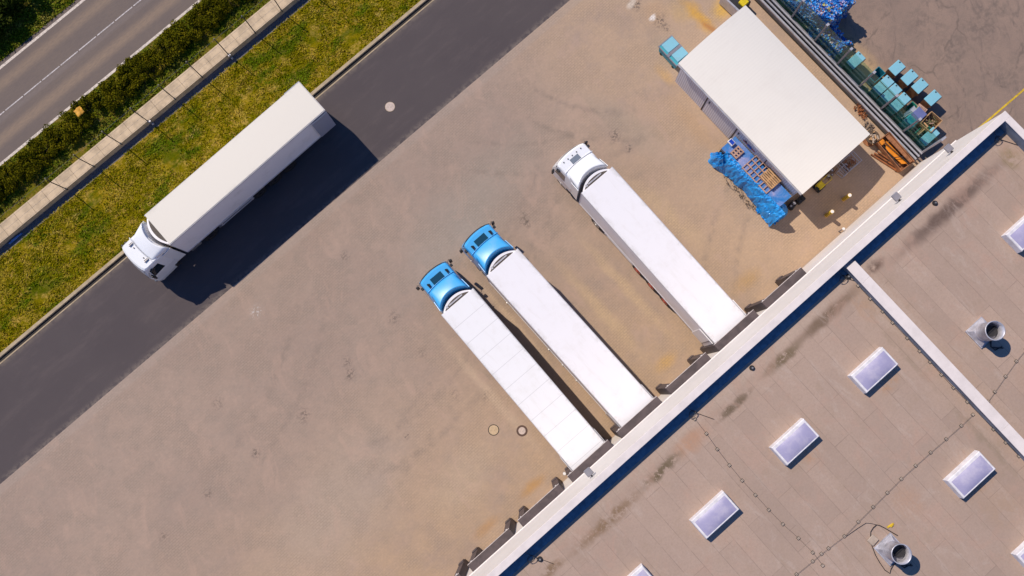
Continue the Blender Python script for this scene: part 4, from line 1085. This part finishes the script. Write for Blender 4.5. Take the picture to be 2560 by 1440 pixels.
o = pallet(*c2(742, 572), .95, 1.15, zs, 'wood', 'yellowish boarded pallet lying on the timber grid', 7, 3, .0); o.location.z += .115
x, y = U(*c2(318, 150), 1.9)
t = thing('blue_tub', 'white rimmed bright blue tub at the head of the tarpaulin', 'tub', (x, y, zs + .03), .0)
MB().box(-.17, .17, -.22, .22, 0, .22, bev=.03).build('tub_body', 'white_plastic', t); bm1(-.12, .12, -.17, .17, .221, .235).build('contents', 'bright_blue', t)
for k, (px, py, mat, lab) in enumerate([(2003, 498, 'black_plastic', 'black pump like equipment under the shed corner'), (1982, 512, 'dark_metal', 'dark crate of parts beside the tarpaulin foot')]):
    x, y = U(px, py, .4)
    t = thing('machine_part', lab, 'equipment', (x, y, 0), .2 * k, 'equipment at the shed corner')
    bm1(-.28, .28, -.2, .2, .02, .4, bev=.04).build('housing', mat, t); MB().cyl((.1, 0, .4), .1, .15, 'z', 12).cyl((-.15, .05, .4), .07, .1, 'z', 12).build('fitting', 'rim_steel' if k else 'black_rubber', t)

# ------------------------------------------------------------------ articulated lorries
# local frame: origin on the ground under the trailer's rear edge, +Y towards the cab
def wheel(parent, x, y, r, wd, rim, side):
    w_ = MB().cyl((x - wd / 2, y, r), r, wd, 'x', 24).build('wheel', 'black_rubber', parent, False)
    MB().cyl((x + side * wd / 2 - (0 if side > 0 else .02), y, r), r * .58, .02, 'x', 20).cyl((x + side * (wd / 2 + .02) - (0 if side > 0 else .04), y, r), r * .22, .04, 'x', 12).build('rim', rim, w_)
def lorry(x, y, rz, L, W, label, cab, hatch, top='trailer_white', rim='rim_steel', cabrz=0.0, style='blue', doors=None, hw=1.17, fair=.40):
    T = thing('articulated_lorry', label, 'lorry', (x, y, 0), rz, 'lorries in the yard')
    a_ = W / 2
    bm1(-a_, a_, 0, L, 1.12, 3.93).build('trailer_box', 'trailer_side', T)
    bm1(-a_ + .01, a_ - .01, .01, L - .01, 3.932, 4.0, bev=.02).build('trailer_roof', top, T)
    tr = MB()
    for s_ in (-1, 1): tr.box(s_ * (a_ + .012) - .012, s_ * (a_ + .012) + .012, 0, L, 3.84, 3.97); tr.box(s_ * (a_ + .012) - .012, s_ * (a_ + .012) + .012, 0, L, 1.10, 1.22)
    tr.box(-a_, a_, -.025, 0, 3.8, 3.985); tr.box(-a_ - .02, -a_ + .08, L, L + .02, 1.2, 3.97); tr.box(a_ - .08, a_ + .02, L, L + .02, 1.2, 3.97)
    tr.build('edge_trim', 'trailer_trim', T)
    if doors == 'folded_right':
        g = MB().box(a_ + .07, a_ + .12, -.02, 1.22, 1.25, 3.88, bev=.01).build('rear_door', 'door_panel', T, label='grey rear door folded back against the trailer side')
        MB().box(a_ + .12, a_ + .14, .25, .28, 1.3, 3.8).box(a_ + .12, a_ + .14, .9, .93, 1.3, 3.8).build('lock_bar', 'light_metal', g)
        MB().box(-a_ - .12, -a_ - .07, -.02, 1.22, 1.25, 3.88, bev=.01).build('rear_door', 'door_panel', T)
    elif doors == 'folded_left':
        for s_ in (-1, 1):
            g = MB().box(s_ * (a_ + .09) - .025, s_ * (a_ + .09) + .025, .35, 1.55, 1.25, 3.85, bev=.01).build('rear_door', 'trailer_side', T)
            MB().box(s_ * (a_ + .125) - .01, s_ * (a_ + .125) + .01, .6, .63, 1.3, 3.8).build('lock_bar', 'dark_metal', g)
    else:
        for s_ in (-1, 1): MB().box(s_ * (a_ + .07) - .02, s_ * (a_ + .07) + .02, .2, 1.4, 1.25, 3.85).build('rear_door', 'trailer_trim', T)
    ch = MB(); ch.box(-.5, -.35, .3, L + .1, .85, 1.1); ch.box(.35, .5, .3, L + .1, .85, 1.1)
    for k in range(8): ch.box(-.9, .9, .5 + k * 1.5, .62 + k * 1.5, .95, 1.1)
    ch.box(-1.1, 1.1, .05, .15, .5, .62); ch.build('chassis', 'dark_metal', T)
    for s_ in (-1, 1):
        g = MB(); g.box(s_ * (a_ - .04) - .02, s_ * (a_ - .04) + .02, 7.2, 10.0, .55, .68); g.box(s_ * (a_ - .04) - .02, s_ * (a_ - .04) + .02, 7.2, 10.0, .85, .98)
        g.box(s_ * (a_ - .04) - .02, s_ * (a_ - .04) + .02, 7.3, 7.36, .5, 1.12); g.box(s_ * (a_ - .04) - .02, s_ * (a_ - .04) + .02, 9.85, 9.91, .5, 1.12)
        g.build('side_guard', 'trailer_trim', T)
        MB().box(s_ * .9 - .05, s_ * .9 + .05, L - 2.6, L - 2.5, .1, 1.1).box(s_ * .9 - .12, s_ * .9 + .12, L - 2.67, L - 2.43, .05, .1).build('landing_leg', 'grey_metal', T)
        for yy in (4.1, 5.42, 6.74): wheel(T, s_ * (a_ - .21), yy, .5, .38, rim, s_)
        for yy in (L - 1.75,): wheel(T, s_ * (a_ - .28), yy, .5, .52, 'rim_steel' if style != 'left' else 'black_plastic', s_)
        MB().box(s_ * (a_ - .35) - .28, s_ * (a_ - .35) + .28, 3.5, 7.3, 1.03, 1.08).build('mudguard', 'black_plastic', T)
    # refrigeration unit on the trailer front, bowed in plan
    N = 14; arc = [(-1.08 + 2.16 * i / N, L + .06 + .42 * (1 - abs(2 * i / N - 1) ** 2.2)) for i in range(N + 1)]
    ru = MB().prism([(1.08, L + .005), *[(q[0], q[1]) for q in arc[::-1]], (-1.08, L + .005)], 2.1, 3.78)
    R_ = ru.build('refrigeration_unit', 'trailer_white', T)
    arc2 = [(q[0] * .86, L + .05 + (q[1] - L - .06) * .62) for q in arc]
    MB().prism([(.90, L + .03), *arc2[::-1], (-.90, L + .03)], 3.782, 3.80).build('top_grille', 'grille', R_)
    if style != 'left':
        MB().box(-.55, .5, L + .12, L + .20, 3.80, 3.84).box(-.75, -.62, L + .08, L + .24, 3.80, 3.86).build('cooling_pipe', 'light_metal', R_)
    # tractor unit
    c0 = L + .30
    piv = thing_local = None
    def P(xx, yy, zz):
        c_, s__ = math.cos(cabrz), math.sin(cabrz); yy2 = yy
        return (xx * c_ - yy2 * s__, c0 - .6 + xx * s__ + (yy2 + .6) * c_ + 0 if False else c0 + xx * s__ + yy2 * c_, zz)
    def ring(hw_, yf, yr, z, r=.16, bow=.10):
        pts = []
        pts += [(-hw_, yr), (-hw_, yf - r * 1.3), (-hw_ + r * .35, yf - r * .35), (-hw_ + r * 1.4, yf + .02)]
        for k in range(1, 6): u = k / 6; pts.append((-hw_ + r * 1.4 + (2 * hw_ - 2.8 * r) * u, yf + .02 + bow * (1 - (2 * u - 1) ** 2)))
        pts += [(hw_ - r * 1.4, yf + .02), (hw_ - r * .35, yf - r * .35), (hw_, yf - r * 1.3), (hw_, yr)]
        return [P(px, py, z) for px, py in pts]
    yr = .62
    prof = [(1.16, 2.46, .95 + .0, .35), (1.20, 2.52, .95, .75), (1.20, 2.54, yr, 1.05), (hw + .04, 2.54, yr, 1.75), (hw, 2.42, yr, 2.45), (hw - .04, 2.26, yr, 3.02), (hw - .07, 2.19, yr, 3.28), (hw - .13, 2.08, yr + .03, 3.38)]
    cb = MB().loft([ring(h_, f_, r_, z_) for h_, f_, r_, z_ in prof]).build('cab_body', cab, T)
    # roof fairing with concave trailing edge
    vs = []; fs = []; NU, NV = 20, 10
    for i in range(NU + 1):
        u = -1 + 2 * i / NU
        for j in range(NV + 1):
            v = j / NV
            yre = .02 + .50 * (1 - abs(u) ** 2.2); yfr = 1.42 - .10 * u * u
            yy = yre + (yfr - yre) * v
            wq = (hw + .05) * (1 - v) + (hw - .16) * v
            zz = 3.40 + fair * (1 - v) ** .9 * (1 - .10 * abs(u) ** 4) + .02 * math.sin(math.pi * v)
            edge = max(0, abs(u) - .86) / .14
            zz -= edge ** 2 * (.30 * (1 - v) + .10)
            vs.append(P(u * wq, yy, zz))
    for i in range(NU):
        for j in range(NV): q = i * (NV + 1) + j; fs.append((q, q + NV + 1, q + NV + 2, q + 1))
    fo = MB().add(vs, fs).build('roof_fairing', cab, T, True); md = fo.modifiers.new('s', 'SOLIDIFY'); md.thickness = .05; md.offset = -1
    vs = []; fs = []
    for i in range(NU + 1):
        u = -1 + 2 * i / NU; yre = .02 + .50 * (1 - abs(u) ** 2.2)
        for zz_, dy in ((3.40 + fair - .06 - max(0, abs(u) - .86) / .14 * .28, .03), (3.0, -.06), (2.2, -.17), (1.5, -.18)):
            vs.append(P(u * (hw + .04), yre + dy * (1 - abs(u) ** 4) , zz_))
    for i in range(NU):
        for j in range(3): q = i * 4 + j; fs.append((q, q + 1, q + 5, q + 4))
    rp = MB().add(vs, fs).build('rear_panel', cab, T, True); md = rp.modifiers.new('s', 'SOLIDIFY'); md.thickness = .03
    MB().tube([P(u_ * (hw - .04), 1.46 - .10 * u_ * u_, 3.415) for u_ in [k / 8 - 1 for k in range(17)]], .028, 6).build('roof_ridge', cab, T, True)
    for s_ in (-1, 1):
        q = []
        xo = s_ * (hw + .06); xi = s_ * (hw + .01)
        MB().add([P(xo, -.02, 1.0), P(xi, .70, 1.0), P(xi, .70, 3.3), P(xo, .0, 3.52), P(xo - s_ * .04, -.02, 1.0), P(xi - s_ * .04, .70, 1.0), P(xi - s_ * .04, .70, 3.3), P(xo - s_ * .04, .0, 3.52)],
                 [(0, 1, 2, 3), (4, 7, 6, 5), (0, 4, 5, 1), (1, 5, 6, 2), (2, 6, 7, 3), (3, 7, 4, 0)]).build('side_fairing', cab, T)
        gx = lambda z_: s_ * (hw + .012 - .05 * max(0, (z_ - 2.45) / .57) + .04 * max(0, (2.45 - z_) / .7))
        gw = MB().add([P(gx(2.0), 1.25, 2.0), P(gx(1.92), 2.18, 1.92), P(gx(2.92), 2.02, 2.92), P(gx(2.95), 1.30, 2.95), P(gx(2.0) - s_ * .03, 1.25, 2.0), P(gx(1.92) - s_ * .03, 2.18, 1.92), P(gx(2.92) - s_ * .03, 2.02, 2.92), P(gx(2.95) - s_ * .03, 1.30, 2.95)],
                      [(0, 1, 2, 3), (4, 7, 6, 5), (0, 4, 5, 1), (1, 5, 6, 2), (2, 6, 7, 3), (3, 7, 4, 0)]).build('side_window', 'dark_glass', T)
        # mirrors on arms
        mm = MB().tube([P(s_ * (hw - .02), 2.12, 2.85), P(s_ * (hw + .16), 2.26, 2.82), P(s_ * (hw + .24), 2.23, 2.6)], .015, 6)
        mi_ = mm.build('mirror_arm', 'black_plastic', T)
        c_ = P(s_ * (hw + .22), 2.18, 0)
        MB().box(c_[0] - .10, c_[0] + .10, c_[1] - .08, c_[1] + .04, 2.05, 2.75, bev=.03).build('mirror', 'black_plastic', mi_)
        c_ = P(s_ * (hw + .05), 1.85, 0)
        MB().box(c_[0] - .06, c_[0] + .10, c_[1] - .10, c_[1] + .08, 2.85, 3.05, bev=.03).build('kerb_mirror', 'black_plastic', T)
        wheel(T, s_ * .98, c0 + 1.55, .5, .34, 'rim_steel', s_)
        MB().add([P(s_ * 1.21, .70, .45), P(s_ * 1.21, 1.0, .45), P(s_ * 1.21, 1.0, .95), P(s_ * 1.21, .70, .95), P(s_ * .9, .70, .45), P(s_ * .9, 1.0, .45), P(s_ * .9, 1.0, .95), P(s_ * .9, .70, .95)],
                 [(0, 1, 2, 3), (4, 7, 6, 5), (0, 4, 5, 1), (1, 5, 6, 2), (2, 6, 7, 3), (3, 7, 4, 0)]).build('step', 'dark_metal', T)
        MB().box(s_ * 1.0 - .18, s_ * 1.0 + .18, L - 1.0, L - .15, .45, 1.0, bev=.06).build('fuel_tank', 'rim_steel', T)
        c_ = P(s_ * .86, 2.60, 0)
        MB().box(c_[0] - .17, c_[0] + .17, c_[1] - .06, c_[1] + .04, .55, .78, bev=.03).build('headlight', 'hatch_grey', T)
    # windscreen follows the front bow
    ws = []
    for k in range(9):
        u = k / 8; xx = -(hw - .17) + 2 * (hw - .17) * u; bb = .10 * (1 - (2 * u - 1) ** 2)
        ws.append((P(xx, 2.56 + bb, 1.85), P(xx * .96, 2.275 + bb, 3.0)))
    vs = [q for p_ in ws for q in p_]; fs = [(2 * k, 2 * k + 2, 2 * k + 3, 2 * k + 1) for k in range(8)]
    g = MB().add(vs, fs).build('windscreen', 'dark_glass', T, True); g.modifiers.new('s', 'SOLIDIFY').thickness = .03
    # sun visor and front bar
    vz = []
    for k in range(9):
        u = k / 8; xx = -(hw - .02) + 2 * (hw - .02) * u; bb = .12 * (1 - (2 * u - 1) ** 2)
        vz.append(P(xx, 2.30 + bb - .12 * abs(2 * u - 1) ** 3, 3.04))
    if style == 'blue':
        MB().tube(vz, .032, 6).build('sun_visor', 'black_plastic', T)
        v2 = [(a1, a2 + .10, .95) for a1, a2, a3 in vz]; MB().tube(v2, .035, 6).build('front_bar', 'black_plastic', T)
        MB().tube([(a1, a2 + .05, 1.9) for a1, a2, a3 in vz], .025, 6).build('front_bar', 'dark_metal', T)
    elif style == 'white':
        MB().tube([(a1, a2 - .05, 3.0) for a1, a2, a3 in vz], .04, 6).build('sun_visor', 'black_plastic', T)
    hwid, hy0, hy1 = (.42, 1.45, 1.93) if style == 'blue' else (.33, 1.50, 1.85)
    if style != 'left':
        MB().add([P(-hwid, hy0, 3.43), P(hwid, hy0, 3.43), P(hwid, hy1, 3.405), P(-hwid, hy1, 3.405), P(-hwid, hy0, 3.37), P(hwid, hy0, 3.37), P(hwid, hy1, 3.37), P(-hwid, hy1, 3.37)],
                 [(0, 1, 2, 3), (4, 7, 6, 5), (0, 4, 5, 1), (1, 5, 6, 2), (2, 6, 7, 3), (3, 7, 4, 0)]).build('roof_hatch', hatch, T)
    for k in range(5 if style == 'white' else 2 if style == 'left' else 0):
        c_ = P((-.7 + .35 * k) if style == 'white' else (-.45 + .9 * k), 1.97 if style == 'white' else 1.6, 0)
        MB().box(c_[0] - .035, c_[0] + .035, c_[1] - .03, c_[1] + .03, 3.36, 3.44, bev=.01).build('marker_lamp', 'dark_metal', T)
    if style in ('blue', 'left'):
        for s_ in (-1, 1):
            c_ = P(s_ * .72, 1.55 if style == 'left' else 1.62, 0)
            MB().cyl((c_[0], c_[1] - .16, 3.45), .03, .34, 'y', 10, .055).cyl((c_[0] + .08, c_[1] - .12, 3.45), .025, .26, 'y', 10, .05).build('air_horn', 'rim_steel' if style == 'left' else 'black_plastic', T)
    MB().box(-.45, .45, L - .9, c0 + .6, .8, 1.05).cyl((0, L - 1.2, 1.05), .35, .06, 'z', 16).build('fifth_wheel', 'dark_metal', T)
    MB().tube([P(-.35, .6, 1.6), P(-.3, .25, 1.3), (-.25, L + .02, 1.7)], .025, 6).tube([P(-.15, .6, 1.6), P(-.1, .3, 1.25), (-.05, L + .02, 1.7)], .025, 6).build('air_line', 'sign_red', T)
    return T
lorry(.03, -5.28, math.radians(-.8), 12.58, 2.50, 'blue cabbed lorry with seamed white trailer, nearest the manholes', 'blue_cab', 'hatch_teal', 'trailer_white_seamed', hw=1.12)
lorry(3.94, -5.22, math.radians(.4), 12.54, 2.52, 'blue cabbed lorry with plain white trailer, between the other docked two', 'blue_cab', 'hatch_teal', 'trailer_white', hw=1.12)
lorry(11.48, -5.20, math.radians(-.65), 12.52, 2.52, 'white cabbed lorry docked with red hubbed trailer wheels', 'white_cab', 'hatch_grey', 'trailer_white', 'rim_red', 0, 'white', 'folded_left', 1.18, .35)
lorry(1.82, 23.22, math.radians(90.9), 12.72, 2.50, 'white lorry parked along the grass on the dark asphalt lane', 'white_cab', 'hatch_grey', 'trailer_cream', 'black_plastic', math.radians(3.5), 'left', 'folded_right', 1.18, .45)
